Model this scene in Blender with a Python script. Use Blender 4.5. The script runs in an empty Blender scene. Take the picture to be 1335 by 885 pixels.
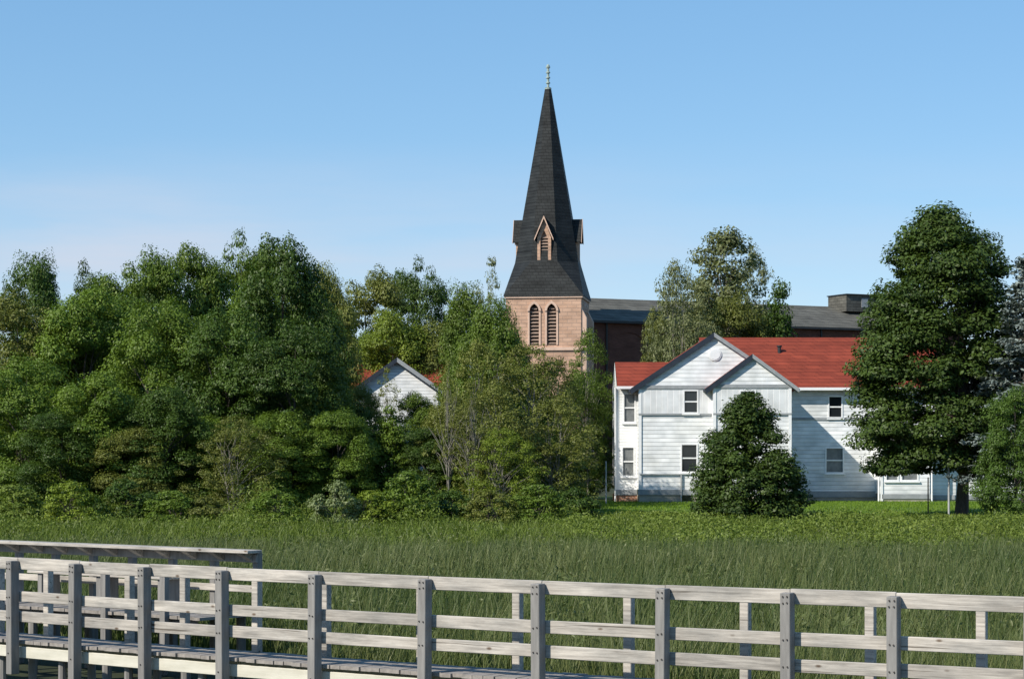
import bpy, bmesh, math, random
import numpy as np
from mathutils import Vector, Matrix

SC = bpy.context.scene
COL = SC.collection
R = math.radians

# ------------------------------------------------------------------ camera, world, sun, exposure
F = 2700.0                      # focal length in photograph pixels (photo 1335 px wide)
CZ = 3.6                        # eye height above the marsh datum
HOR = 590.0                     # photograph row of the horizon
cam = bpy.data.cameras.new('camera')
cam.sensor_width = 36.0
cam.lens = 36.0 * F / 1335.0
cam.shift_y = (HOR - 442.5) / 1335.0
cam.clip_start = 0.5
cam.clip_end = 6000
camo = bpy.data.objects.new('camera', cam)
COL.objects.link(camo)
camo.location = (0, 0, CZ)
camo.rotation_euler = (R(90), 0, 0)
SC.camera = camo

SUN_DIR = Vector((0.60, 0.45, -0.60)).normalized()      # the way the light travels
SUN_EL = math.asin(-SUN_DIR.z)
SUN_AZ = math.atan2(-SUN_DIR.x, -SUN_DIR.y)             # compass angle from +Y, clockwise, towards the sun
w = bpy.data.worlds.new('World')
SC.world = w
w.use_nodes = True
nt = w.node_tree
for n in list(nt.nodes):
    nt.nodes.remove(n)
out = nt.nodes.new('ShaderNodeOutputWorld')
bg = nt.nodes.new('ShaderNodeBackground')
sky = nt.nodes.new('ShaderNodeTexSky')
sky.sky_type = 'NISHITA'
sky.sun_disc = False
sky.sun_elevation = SUN_EL
sky.sun_rotation = SUN_AZ
sky.air_density = 0.8
sky.dust_density = 0.0
sky.ozone_density = 5.0
bg.inputs['Strength'].default_value = 0.11
# a thin low bank of cloud, part of the sky
tc = nt.nodes.new('ShaderNodeTexCoord')
mp = nt.nodes.new('ShaderNodeMapping')
mp.inputs['Scale'].default_value = (3.0, 3.0, 22.0)
mp.inputs['Location'].default_value = (0.3, 0.1, 0.0)
nz = nt.nodes.new('ShaderNodeTexNoise')
nz.inputs['Scale'].default_value = 1.6
nz.inputs['Detail'].default_value = 5
nz.inputs['Roughness'].default_value = 0.55
cr = nt.nodes.new('ShaderNodeValToRGB')
cr.color_ramp.elements[0].position = 0.30
cr.color_ramp.elements[1].position = 0.68
sep = nt.nodes.new('ShaderNodeSeparateXYZ')
band = nt.nodes.new('ShaderNodeValToRGB')
el = band.color_ramp.elements
el[0].position = 0.0
el[0].color = (.75, .75, .75, 1)
el[1].position = 0.15
el[1].color = (0, 0, 0, 1)
e = el.new(0.095)
e.color = (.8, .8, .8, 1)
mul = nt.nodes.new('ShaderNodeMath')
mul.operation = 'MULTIPLY'
mixc = nt.nodes.new('ShaderNodeMixRGB')
mixc.inputs['Color2'].default_value = (4.9, 5.2, 6.0, 1)
L = nt.links.new
L(tc.outputs['Generated'], mp.inputs['Vector'])
L(mp.outputs['Vector'], nz.inputs['Vector'])
L(nz.outputs['Fac'], cr.inputs['Fac'])
L(tc.outputs['Generated'], sep.inputs['Vector'])
L(sep.outputs['Z'], band.inputs['Fac'])
L(cr.outputs['Color'], mul.inputs[0])
L(band.outputs['Color'], mul.inputs[1])
side = nt.nodes.new('ShaderNodeMapRange')
side.inputs['From Min'].default_value = .12
side.inputs['From Max'].default_value = -.22
side.inputs['To Min'].default_value = .35
side.inputs['To Max'].default_value = 1.0
L(sep.outputs['X'], side.inputs['Value'])
mul2 = nt.nodes.new('ShaderNodeMath')
mul2.operation = 'MULTIPLY'
L(mul.outputs[0], mul2.inputs[0])
L(side.outputs['Result'], mul2.inputs[1])
L(mul2.outputs[0], mixc.inputs['Fac'])
hsv = nt.nodes.new('ShaderNodeHueSaturation')
hsv.inputs['Saturation'].default_value = 1.58
gam = nt.nodes.new('ShaderNodeGamma')
gam.inputs['Gamma'].default_value = .48
scl = nt.nodes.new('ShaderNodeVectorMath')
scl.operation = 'SCALE'
scl.inputs['Scale'].default_value = 2.68
L(sky.outputs['Color'], gam.inputs['Color'])
L(gam.outputs['Color'], hsv.inputs['Color'])
L(hsv.outputs['Color'], scl.inputs[0])
L(scl.outputs['Vector'], mixc.inputs['Color1'])
L(mixc.outputs['Color'], bg.inputs['Color'])
L(bg.outputs['Background'], out.inputs['Surface'])

sun = bpy.data.lights.new('sun', 'SUN')
sun.energy = 4.9
sun.angle = R(0.5)
sun.color = (1.0, 0.93, 0.82)
suno = bpy.data.objects.new('sun', sun)
COL.objects.link(suno)
suno.rotation_euler = SUN_DIR.to_track_quat('-Z', 'Y').to_euler()
suno.location = (-60, -40, 60)

SC.view_settings.view_transform = 'Standard'
SC.view_settings.look = 'None'
SC.view_settings.exposure = 0.3
SC.view_settings.gamma = 1.0
SC.view_settings.use_curve_mapping = False
SC.render.engine = 'CYCLES'
SC.cycles.max_bounces = 6
SC.cycles.use_denoising = True


# ------------------------------------------------------------------ helpers
def X_(px, Y):
    return (px - 667.5) * Y / F


def Z_(py, Y):
    return CZ - (py - HOR) * Y / F


def smooth(a, b, t):
    t = min(1, max(0, (t - a) / (b - a)))
    return t * t * (3 - 2 * t)


def ground_z(x, y):
    z = 0.3 + 0.4 * smooth(60, 84, y) + 0.3 * smooth(84, 99, y) + 0.8 * smooth(150, 200, y) + 1.0 * smooth(250, 900, y)
    return z + 0.04 * math.sin(x * .7 + y * .31) * math.sin(y * .53 - x * .2) * (1 - smooth(86, 92, y))


def tag(o, label=None, cat=None, group=None, kind=None):
    if label: o['label'] = label
    if cat: o['category'] = cat
    if group: o['group'] = group
    if kind: o['kind'] = kind
    return o


def empty(name, loc, rz=0.0):
    o = bpy.data.objects.new(name, None)
    COL.objects.link(o)
    o.location = loc
    o.rotation_euler = (0, 0, rz)
    o.empty_display_size = 0.3
    return o


def link(name, me, mat, parent=None, loc=None, mtx=None):
    o = bpy.data.objects.new(name, me)
    COL.objects.link(o)
    if mat is not None:
        if not me.materials:
            me.materials.append(mat)
    if parent is not None:
        o.parent = parent
    if loc is not None: o.location = loc
    if mtx is not None: o.matrix_local = mtx
    return o


def obj(name, bm, mat, parent=None, loc=None, mtx=None, smooth_shade=False):
    bmesh.ops.recalc_face_normals(bm, faces=bm.faces[:])
    me = bpy.data.meshes.new(name)
    bm.to_mesh(me)
    bm.free()
    if smooth_shade:
        me.polygons.foreach_set('use_smooth', [True] * len(me.polygons))
    return link(name, me, mat, parent, loc, mtx)


def box(bm, a, b):
    (x0, y0, z0), (x1, y1, z1) = a, b
    v = [bm.verts.new(p) for p in ((x0, y0, z0), (x1, y0, z0), (x1, y1, z0), (x0, y1, z0), (x0, y0, z1), (x1, y0, z1), (x1, y1, z1), (x0, y1, z1))]
    for f in ((0, 3, 2, 1), (4, 5, 6, 7), (0, 1, 5, 4), (1, 2, 6, 5), (2, 3, 7, 6), (3, 0, 4, 7)):
        bm.faces.new([v[i] for i in f])


def boxo(name, a, b, mat, parent=None, bev=0.0):
    bm = bmesh.new()
    box(bm, a, b)
    if bev:
        bmesh.ops.bevel(bm, geom=bm.edges[:], offset=bev, segments=1, affect='EDGES')
    return obj(name, bm, mat, parent)


def prism(bm, pts, axis_vec):
    """extrude a planar polygon (list of 3D points) along a vector"""
    d = Vector(axis_vec)
    a = [bm.verts.new(p) for p in pts]
    b = [bm.verts.new(Vector(p) + d) for p in pts]
    bm.faces.new(a)
    bm.faces.new(b[::-1])
    n = len(pts)
    for i in range(n):
        bm.faces.new((a[i], a[(i + 1) % n], b[(i + 1) % n], b[i]))


def tube(bm, pts, rad, seg=7):
    rings = []
    for i, p in enumerate(pts):
        p = Vector(p)
        d = (Vector(pts[min(i + 1, len(pts) - 1)]) - Vector(pts[max(i - 1, 0)])).normalized()
        u = d.cross(Vector((0.3, 1, 0.1))).normalized() if abs(d.y) < .9 else d.cross(Vector((1, 0, 0))).normalized()
        v = d.cross(u)
        rings.append([bm.verts.new(p + (u * math.cos(2 * math.pi * k / seg) + v * math.sin(2 * math.pi * k / seg)) * rad[i]) for k in range(seg)])
    for a, b in zip(rings, rings[1:]):
        for k in range(seg):
            bm.faces.new((a[k], a[(k + 1) % seg], b[(k + 1) % seg], b[k]))
    bm.faces.new(rings[0][::-1])
    bm.faces.new(rings[-1])


def lathe(bm, prof, seg=12, c=(0, 0)):
    rings = []
    for r, z in prof:
        rings.append([bm.verts.new((c[0] + r * math.cos(2 * math.pi * k / seg), c[1] + r * math.sin(2 * math.pi * k / seg), z)) for k in range(seg)])
    for a, b in zip(rings, rings[1:]):
        for k in range(seg):
            bm.faces.new((a[k], a[(k + 1) % seg], b[(k + 1) % seg], b[k]))
    bm.faces.new(rings[0][::-1])
    bm.faces.new(rings[-1])


def holed(bm, outline, holes, fn, inward):
    """planar wall from 2D loops (u,v) with holes; fn maps (u,v) to 3D; hole edges get reveals along inward"""
    edges, loops = [], []
    for lp in [outline] + holes:
        vs = [bm.verts.new(fn(*p)) for p in lp]
        loops.append(vs)
        for i in range(len(vs)):
            edges.append(bm.edges.new((vs[i], vs[(i + 1) % len(vs)])))
    bmesh.ops.triangle_fill(bm, edges=edges, use_beauty=True)
    d = Vector(inward)
    for vs in loops[1:]:
        bs = [bm.verts.new(v.co + d) for v in vs]
        n = len(vs)
        for i in range(n):
            bm.faces.new((vs[i], vs[(i + 1) % n], bs[(i + 1) % n], bs[i]))


# ------------------------------------------------------------------ materials
def new_mat(name):
    m = bpy.data.materials.new(name)
    m.use_nodes = True
    t = m.node_tree
    return m, t, t.nodes['Principled BSDF'], t.nodes, t.links.new


def ramp(N, stops):
    r = N.new('ShaderNodeValToRGB')
    e = r.color_ramp.elements
    e[0].position, e[0].color = stops[0][0], (*stops[0][1], 1)
    e[1].position, e[1].color = stops[-1][0], (*stops[-1][1], 1)
    for p, c in stops[1:-1]:
        k = e.new(p)
        k.color = (*c, 1)
    return r


def plain(name, c1, c2, scale=3.0, rough=.8, stretch=(1, 1, 1), bump=0.0, rnd=0.0, spec=.3, detail=6):
    m, t, P, N, Lk = new_mat(name)
    tcn = N.new('ShaderNodeTexCoord')
    mpn = N.new('ShaderNodeMapping')
    mpn.inputs['Scale'].default_value = stretch
    n = N.new('ShaderNodeTexNoise')
    n.inputs['Scale'].default_value = scale
    n.inputs['Detail'].default_value = detail
    n.inputs['Roughness'].default_value = .65
    r = ramp(N, [(.3, c1), (.7, c2)])
    Lk(tcn.outputs['Object'], mpn.inputs['Vector'])
    Lk(mpn.outputs['Vector'], n.inputs['Vector'])
    Lk(n.outputs['Fac'], r.inputs['Fac'])
    src = r.outputs['Color']
    if rnd:
        oi = N.new('ShaderNodeObjectInfo')
        off = N.new('ShaderNodeVectorMath')
        off.operation = 'SCALE'
        off.inputs[0].default_value = (17, 31, 9)
        Lk(oi.outputs['Random'], off.inputs['Scale'])
        Lk(off.outputs['Vector'], mpn.inputs['Location'])
        hs = N.new('ShaderNodeHueSaturation')
        mr = N.new('ShaderNodeMapRange')
        mr.inputs['To Min'].default_value = 1 - rnd
        mr.inputs['To Max'].default_value = 1 + rnd
        Lk(oi.outputs['Random'], mr.inputs['Value'])
        Lk(mr.outputs['Result'], hs.inputs['Value'])
        Lk(src, hs.inputs['Color'])
        src = hs.outputs['Color']
    Lk(src, P.inputs['Base Color'])
    P.inputs['Roughness'].default_value = rough
    P.inputs['Specular IOR Level'].default_value = spec
    if bump:
        b = N.new('ShaderNodeBump')
        b.inputs['Strength'].default_value = 1
        b.inputs['Distance'].default_value = bump
        Lk(n.outputs['Fac'], b.inputs['Height'])
        Lk(b.outputs['Normal'], P.inputs['Normal'])
    return m


def lap(name, c1, c2, pitch, axis='Z', dist=.02, rough=.55, saw=True):
    """painted boards: saw-tooth relief every pitch metres along an axis, streaky weathering"""
    m, t, P, N, Lk = new_mat(name)
    tcn = N.new('ShaderNodeTexCoord')
    sp = N.new('ShaderNodeSeparateXYZ')
    Lk(tcn.outputs['Object'], sp.inputs['Vector'])
    dv = N.new('ShaderNodeMath'); dv.operation = 'DIVIDE'; dv.inputs[1].default_value = pitch
    Lk(sp.outputs[axis], dv.inputs[0])
    fr = N.new('ShaderNodeMath'); fr.operation = 'FRACT'
    Lk(dv.outputs[0], fr.inputs[0])
    fl = N.new('ShaderNodeMath'); fl.operation = 'FLOOR'
    Lk(dv.outputs[0], fl.inputs[0])
    hr = N.new('ShaderNodeValToRGB')
    if saw:
        hr.color_ramp.elements[0].color = (1, 1, 1, 1)
        hr.color_ramp.elements[1].color = (0, 0, 0, 1)
        k = hr.color_ramp.elements.new(.05); k.color = (1, 1, 1, 1)
        hr.color_ramp.elements[0].color = (0, 0, 0, 1)
    else:
        hr.color_ramp.elements[0].color = (0, 0, 0, 1)
        hr.color_ramp.elements[1].color = (1, 1, 1, 1)
        hr.color_ramp.elements[0].position = .0
        hr.color_ramp.elements[1].position = .12
    Lk(fr.outputs[0], hr.inputs['Fac'])
    b = N.new('ShaderNodeBump'); b.inputs['Distance'].default_value = dist; b.inputs['Strength'].default_value = 1
    Lk(hr.outputs['Color'], b.inputs['Height'])
    Lk(b.outputs['Normal'], P.inputs['Normal'])
    cm = N.new('ShaderNodeCombineXYZ')
    other = 'X' if axis == 'Z' else 'Z'
    sc = N.new('ShaderNodeMath'); sc.operation = 'MULTIPLY'; sc.inputs[1].default_value = .8
    Lk(sp.outputs[other], sc.inputs[0])
    Lk(sc.outputs[0], cm.inputs['X'])
    fs = N.new('ShaderNodeMath'); fs.operation = 'MULTIPLY'; fs.inputs[1].default_value = 3.7
    Lk(fl.outputs[0], fs.inputs[0])
    Lk(fs.outputs[0], cm.inputs['Y'])
    n = N.new('ShaderNodeTexNoise'); n.inputs['Scale'].default_value = 1.3; n.inputs['Detail'].default_value = 4
    Lk(cm.outputs[0], n.inputs['Vector'])
    r = ramp(N, [(.35, c1), (.62, c2)])
    Lk(n.outputs['Fac'], r.inputs['Fac'])
    n2_ = N.new('ShaderNodeTexNoise'); n2_.inputs['Scale'].default_value = .7; n2_.inputs['Detail'].default_value = 8
    Lk(tcn.outputs['Object'], n2_.inputs['Vector'])
    g2 = ramp(N, [(.34, (.80, .80, .78)), (.58, (1, 1, 1))])
    Lk(n2_.outputs['Fac'], g2.inputs['Fac'])
    mg = N.new('ShaderNodeMixRGB'); mg.blend_type = 'MULTIPLY'; mg.inputs['Fac'].default_value = 1
    Lk(r.outputs['Color'], mg.inputs['Color1']); Lk(g2.outputs['Color'], mg.inputs['Color2'])
    Lk(mg.outputs['Color'], P.inputs['Base Color'])
    P.inputs['Roughness'].default_value = rough
    return m


def brick(name, c1, c2, cm_, bw, bh, mortar=.012, rough=.85, var=.6):
    m, t, P, N, Lk = new_mat(name)
    tcn = N.new('ShaderNodeTexCoord')
    sp = N.new('ShaderNodeSeparateXYZ')
    Lk(tcn.outputs['Object'], sp.inputs['Vector'])
    ad = N.new('ShaderNodeMath'); ad.operation = 'ADD'
    Lk(sp.outputs['X'], ad.inputs[0]); Lk(sp.outputs['Y'], ad.inputs[1])
    cb = N.new('ShaderNodeCombineXYZ')
    Lk(ad.outputs[0], cb.inputs['X']); Lk(sp.outputs['Z'], cb.inputs['Y'])
    br = N.new('ShaderNodeTexBrick')
    br.inputs['Scale'].default_value = 1
    br.inputs['Brick Width'].default_value = bw
    br.inputs['Row Height'].default_value = bh
    br.inputs['Mortar Size'].default_value = mortar
    br.inputs['Color1'].default_value = (*c1, 1)
    br.inputs['Color2'].default_value = (*c2, 1)
    br.inputs['Mortar'].default_value = (*cm_, 1)
    Lk(cb.outputs[0], br.inputs['Vector'])
    n = N.new('ShaderNodeTexNoise'); n.inputs['Scale'].default_value = .8; n.inputs['Detail'].default_value = 7
    mpn = N.new('ShaderNodeMapping'); mpn.inputs['Scale'].default_value = (1, 1, 2.2)
    Lk(tcn.outputs['Object'], mpn.inputs['Vector']); Lk(mpn.outputs[0], n.inputs['Vector'])
    hs = N.new('ShaderNodeHueSaturation')
    mr = N.new('ShaderNodeMapRange'); mr.inputs['To Min'].default_value = 1 - var; mr.inputs['To Max'].default_value = 1 + var
    mr.inputs['From Min'].default_value = .2; mr.inputs['From Max'].default_value = .8
    Lk(n.outputs['Fac'], mr.inputs['Value']); Lk(mr.outputs[0], hs.inputs['Value'])
    Lk(br.outputs['Color'], hs.inputs['Color'])
    Lk(hs.outputs['Color'], P.inputs['Base Color'])
    b = N.new('ShaderNodeBump'); b.inputs['Distance'].default_value = .02; b.invert = True
    Lk(br.outputs['Fac'], b.inputs['Height']); Lk(b.outputs[0], P.inputs['Normal'])
    P.inputs['Roughness'].default_value = rough
    P.inputs['Specular IOR Level'].default_value = .2
    return m


def leafmat(name, dark, light, trans=.22, rough=.5):
    m, t, P, N, Lk = new_mat(name)
    at = N.new('ShaderNodeAttribute'); at.attribute_name = 'tint'
    oi = N.new('ShaderNodeObjectInfo')
    r = ramp(N, [(0.0, dark), (1.0, light)])
    Lk(at.outputs['Fac'], r.inputs['Fac'])
    hs = N.new('ShaderNodeHueSaturation')
    mr = N.new('ShaderNodeMapRange'); mr.inputs['To Min'].default_value = .85; mr.inputs['To Max'].default_value = 1.15
    Lk(oi.outputs['Random'], mr.inputs['Value']); Lk(mr.outputs[0], hs.inputs['Value'])
    Lk(r.outputs['Color'], hs.inputs['Color'])
    Lk(hs.outputs['Color'], P.inputs['Base Color'])
    P.inputs['Roughness'].default_value = rough
    P.inputs['Specular IOR Level'].default_value = .25
    tr = N.new('ShaderNodeBsdfTranslucent')
    g = N.new('ShaderNodeMixRGB'); g.blend_type = 'MULTIPLY'; g.inputs['Fac'].default_value = 1
    g.inputs['Color2'].default_value = (1.25, 1.35, .5, 1)
    Lk(hs.outputs['Color'], g.inputs['Color1'])
    Lk(g.outputs['Color'], tr.inputs['Color'])
    mx = N.new('ShaderNodeMixShader'); mx.inputs['Fac'].default_value = trans
    Lk(P.outputs[0], mx.inputs[1]); Lk(tr.outputs[0], mx.inputs[2])
    Lk(mx.outputs[0], N['Material Output'].inputs['Surface'])
    return m


def wood(name, c1, c2):
    """bleached sawn timber: long grain, grey weather stains, dark knots and drying cracks; every board differs"""
    m, t, P, N, Lk = new_mat(name)
    tcn = N.new('ShaderNodeTexCoord')
    oi = N.new('ShaderNodeObjectInfo')
    off = N.new('ShaderNodeVectorMath'); off.operation = 'SCALE'; off.inputs[0].default_value = (37, 11, 23)
    Lk(oi.outputs['Random'], off.inputs['Scale'])
    add = N.new('ShaderNodeVectorMath'); add.operation = 'ADD'
    Lk(tcn.outputs['Object'], add.inputs[0]); Lk(off.outputs['Vector'], add.inputs[1])

    def nz(scale, stretch, detail=6, rough=.65):
        mp_ = N.new('ShaderNodeMapping'); mp_.inputs['Scale'].default_value = stretch
        n = N.new('ShaderNodeTexNoise'); n.inputs['Scale'].default_value = scale
        n.inputs['Detail'].default_value = detail; n.inputs['Roughness'].default_value = rough
        Lk(add.outputs[0], mp_.inputs['Vector']); Lk(mp_.outputs[0], n.inputs['Vector'])
        return n.outputs['Fac']
    grain = nz(9, (.22, 4, 4), 8)
    r = ramp(N, [(.30, c1), (.66, c2)])
    Lk(grain, r.inputs['Fac'])
    stain = ramp(N, [(.36, (.66, .68, .70)), (.60, (1, 1, 1))])
    Lk(nz(1.1, (1, 2.5, 2.5), 5), stain.inputs['Fac'])
    m1 = N.new('ShaderNodeMixRGB'); m1.blend_type = 'MULTIPLY'; m1.inputs['Fac'].default_value = 1
    Lk(r.outputs['Color'], m1.inputs['Color1']); Lk(stain.outputs['Color'], m1.inputs['Color2'])
    vo = N.new('ShaderNodeTexVoronoi'); vo.inputs['Scale'].default_value = 2.6
    mk = N.new('ShaderNodeMapping'); mk.inputs['Scale'].default_value = (1, 2.2, 2.2)
    Lk(add.outputs[0], mk.inputs['Vector']); Lk(mk.outputs[0], vo.inputs['Vector'])
    kn = ramp(N, [(.05, (.34, .27, .22)), (.12, (1, 1, 1))])
    Lk(vo.outputs['Distance'], kn.inputs['Fac'])
    m2 = N.new('ShaderNodeMixRGB'); m2.blend_type = 'MULTIPLY'; m2.inputs['Fac'].default_value = 1
    Lk(m1.outputs['Color'], m2.inputs['Color1']); Lk(kn.outputs['Color'], m2.inputs['Color2'])
    ck = ramp(N, [(.30, (.35, .33, .31)), (.335, (1, 1, 1))])
    Lk(nz(5, (.12, 6, 6), 3, .5), ck.inputs['Fac'])
    m3 = N.new('ShaderNodeMixRGB'); m3.blend_type = 'MULTIPLY'; m3.inputs['Fac'].default_value = 1
    Lk(m2.outputs['Color'], m3.inputs['Color1']); Lk(ck.outputs['Color'], m3.inputs['Color2'])
    hs = N.new('ShaderNodeHueSaturation')
    mr = N.new('ShaderNodeMapRange'); mr.inputs['To Min'].default_value = .84; mr.inputs['To Max'].default_value = 1.12
    Lk(oi.outputs['Random'], mr.inputs['Value']); Lk(mr.outputs[0], hs.inputs['Value'])
    Lk(m3.outputs['Color'], hs.inputs['Color']); Lk(hs.outputs['Color'], P.inputs['Base Color'])
    b = N.new('ShaderNodeBump'); b.inputs['Distance'].default_value = .004; b.inputs['Strength'].default_value = .8
    Lk(grain, b.inputs['Height']); Lk(b.outputs[0], P.inputs['Normal'])
    P.inputs['Roughness'].default_value = .85
    P.inputs['Specular IOR Level'].default_value = .2
    return m


M = {}
M['siding'] = lap('weathered_white_lap_siding', (.60, .62, .63), (.80, .81, .81), .21, 'Z', .035)
M['panel'] = lap('white_vertical_panel', (.64, .65, .66), (.74, .75, .76), .30, 'X', .012, saw=False)
M['siding_sunlit'] = lap('sunlit_white_siding', (.80, .81, .80), (.86, .86, .85), .15, 'Z', .012)  # left wing's whiter tone stands in for stronger sunlight on it
M['trim'] = plain('white_trim_paint', (.74, .75, .76), (.84, .84, .84), 4, .5)
M['greytrim'] = plain('grey_trim_paint', (.24, .255, .265), (.34, .355, .365), 4, .6)
M['shadetrim'] = plain('slate_blue_verge_shade', (.014, .021, .034), (.028, .038, .055), 3, .6)  # left verges and fascia: board colour with shadow painted in
M['redroof'] = brick('red_shingle_roof', (.235, .047, .026), (.195, .038, .022), (.13, .026, .016), .9, .2, .012, .85, .32)
M['concrete'] = plain('buff_concrete', (.30, .27, .22), (.44, .40, .33), 2.5, .9, (1, 1, 1), .01)
M['orange_brick'] = brick('orange_brick', (.42, .19, .11), (.34, .14, .08), (.4, .33, .27), .24, .085)
M['stone'] = brick('pink_sandstone', (.53, .345, .245), (.46, .29, .20), (.40, .28, .215), .8, .32, .02, .9, .28)
M['stonetrim'] = plain('pale_sandstone_dressing', (.52, .36, .27), (.66, .47, .37), 1.5, .85)
M['slate'] = brick('dark_spire_slate', (.017, .019, .019), (.024, .026, .026), (.010, .011, .011), .5, .28, .018, .62, .65)
M['greyslate'] = brick('grey_roof_slate', (.090, .087, .074), (.125, .121, .104), (.06, .058, .05), .7, .3, .02, .85, .35)
M['redbrick'] = brick('dark_red_brick', (.185, .078, .052), (.145, .060, .042), (.09, .055, .05), .25, .08, .012, .9, .3)
M['darkmetal'] = plain('dark_painted_metal', (.02, .022, .024), (.035, .037, .04), 2, .5)
M['copper'] = plain('verdigris_finial', (.20, .30, .28), (.42, .46, .42), 6, .5)
M['louvre'] = plain('weathered_louvre', (.18, .125, .095), (.33, .24, .19), 2.5, .8)
M['blank'] = plain('unlit_interior', (.012, .012, .013), (.02, .02, .02), 1, .9)
M['board'] = wood('weathered_rail_timber', (.27, .245, .215), (.56, .515, .455))
M['post'] = plain('grey_post_timber', (.165, .158, .15), (.27, .26, .245), 6, .85, (3, 3, .35), .003, .10, .2, 9)
M['deck'] = plain('grey_deck_timber', (.17, .155, .14), (.33, .30, .27), 5, .9, (2, 2, 2), .004, 0, .2, 9)
M['beam'] = plain('pale_beam_timber', (.44, .42, .34), (.64, .61, .52), 3, .8, (.4, 2, 2), .002)
M['iron'] = plain('rusty_bolt_iron', (.03, .028, .027), (.07, .06, .055), 30, .6)
M['polemetal'] = plain('galvanised_pipe', (.30, .31, .31), (.44, .45, .45), 5, .5)
M['bark'] = plain('grey_brown_bark', (.045, .038, .032), (.11, .095, .08), 6, .95, (2, 2, .4), .01)
M['palebark'] = plain('pale_bark', (.12, .11, .09), (.27, .25, .21), 5, .9, (1, 1, .5), .005)
# glass
gm, t_, P_, N_, Lk_ = new_mat('window_glass')
P_.inputs['Base Color'].default_value = (.015, .018, .022, 1)
P_.inputs['Roughness'].default_value = .06
P_.inputs['Specular IOR Level'].default_value = .6
M['glass'] = gm
M['blind'] = plain('pale_blind_behind_glass', (.10, .11, .115), (.24, .25, .25), 2, .3)

LEAF = {
    'dark': leafmat('leaf_dark', (.037, .072, .010), (.082, .138, .020)),
    'mid': leafmat('leaf_mid', (.072, .122, .012), (.145, .212, .028)),
    'light': leafmat('leaf_light', (.125, .180, .014), (.215, .270, .036)),
    'olive': leafmat('leaf_olive', (.105, .122, .020), (.195, .215, .050)),
    'grey': leafmat('leaf_greygreen', (.105, .125, .045), (.215, .235, .105)),
    'spruce': leafmat('leaf_blue_spruce', (.10, .13, .12), (.27, .32, .30), .05, .6),
    'flower': leafmat('leaf_flowering', (.10, .15, .025), (.30, .34, .18)),
    'maple': leafmat('leaf_maple', (.032, .058, .011), (.076, .118, .022)),
    'weed': leafmat('leaf_weed', (.100, .148, .018), (.205, .260, .050)),
    'reed': leafmat('reed_blade', (.046, .088, .018), (.200, .215, .085), .2, .5),
    'lawn': leafmat('lawn_blade', (.095, .170, .014), (.170, .255, .030), .3),
}


# ------------------------------------------------------------------ leaf meshes
def quads_mesh(name, V, tint, npv=4):
    """V: (n,4,3) quads, tint per face"""
    n = V.shape[0]
    me = bpy.data.meshes.new(name)
    me.vertices.add(n * 4)
    me.vertices.foreach_set('co', V.reshape(-1).astype(np.float32))
    me.loops.add(n * 4)
    me.loops.foreach_set('vertex_index', np.arange(n * 4, dtype=np.int32))
    me.polygons.add(n)
    me.polygons.foreach_set('loop_start', np.arange(0, n * 4, 4, dtype=np.int32))
    me.polygons.foreach_set('loop_total', np.full(n, 4, dtype=np.int32))
    a = me.attributes.new('tint', 'FLOAT', 'FACE')
    a.data.foreach_set('value', np.clip(tint, 0, 1).astype(np.float32))
    me.update(calc_edges=True)
    return me


def leaves_at(rng, P, Nrm, size, aspect=.6, jit=.7):
    """diamond leaves at points P with loose normals Nrm"""
    n = len(P)
    nr = Nrm + rng.normal(size=(n, 3)) * jit
    nr /= np.linalg.norm(nr, axis=1, keepdims=True) + 1e-9
    a = rng.normal(size=(n, 3))
    u = np.cross(nr, a)
    u /= np.linalg.norm(u, axis=1, keepdims=True) + 1e-9
    v = np.cross(nr, u)
    s = size * rng.uniform(.6, 1.35, (n, 1))
    h, k = u * s * .5, v * s * .5 * aspect
    sag = -nr * s * .12
    return np.stack([P - h + sag, P + k, P + h + sag, P - k], axis=1)


def crown(rng, H, prof, t0, ncl, rc, nleaf, size, outer=.35, flat=.75, wob=.22, upn=.45):
    """clumps of leaves filling an uneven envelope. prof(t) = radius at height t*H. Returns V,tint,clump centres"""
    C = []
    ph = rng.uniform(0, 6.28, 8)
    while len(C) < ncl:
        t = rng.uniform(t0, 1.0)
        rr = prof(t)
        if rng.uniform() > (rr / 3.5) ** .7 + .05: continue
        a = rng.uniform(0, 2 * math.pi)
        wv = 1 + wob * (math.sin(2 * a + ph[0] + 5 * t) * .6 + math.sin(3 * a + ph[1] - 7 * t) * .5 + math.sin(9 * t + ph[2]) * .4)
        r = rr * wv * (outer + (1 - outer) * rng.uniform()) ** .6
        c = np.array([r * math.cos(a), r * math.sin(a), t * H])
        C.append((c, rc * rng.uniform(.55, 1.3)))
    Vs, Ts = [], []
    for c, rad in C:
        n = int(nleaf * (rad / rc) ** 2 * rng.uniform(.8, 1.2))
        d = rng.normal(size=(n, 3))
        d /= np.linalg.norm(d, axis=1, keepdims=True)
        d[:, 2] = np.where(d[:, 2] < -.2, d[:, 2] * .5, d[:, 2])
        q = rng.uniform(.15, 1, (n, 1)) ** .33
        lump = 1 + .25 * np.sin(d[:, :1] * 5 + c[0] * 3) * np.cos(d[:, 1:2] * 4 + c[1] * 3)
        P = c + d * q * rad * lump * np.array([1, 1, flat])
        out = d + np.array([0, 0, upn]) + .35 * c / (np.linalg.norm(c) + .1)
        Vs.append(leaves_at(rng, P, out, size, .62, .5))
        Ts.append(np.clip(rng.normal(.45 + rng.normal() * .16, .13, n), 0, 1))
    return np.concatenate(Vs), np.concatenate(Ts), [c for c, _ in C]


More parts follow.
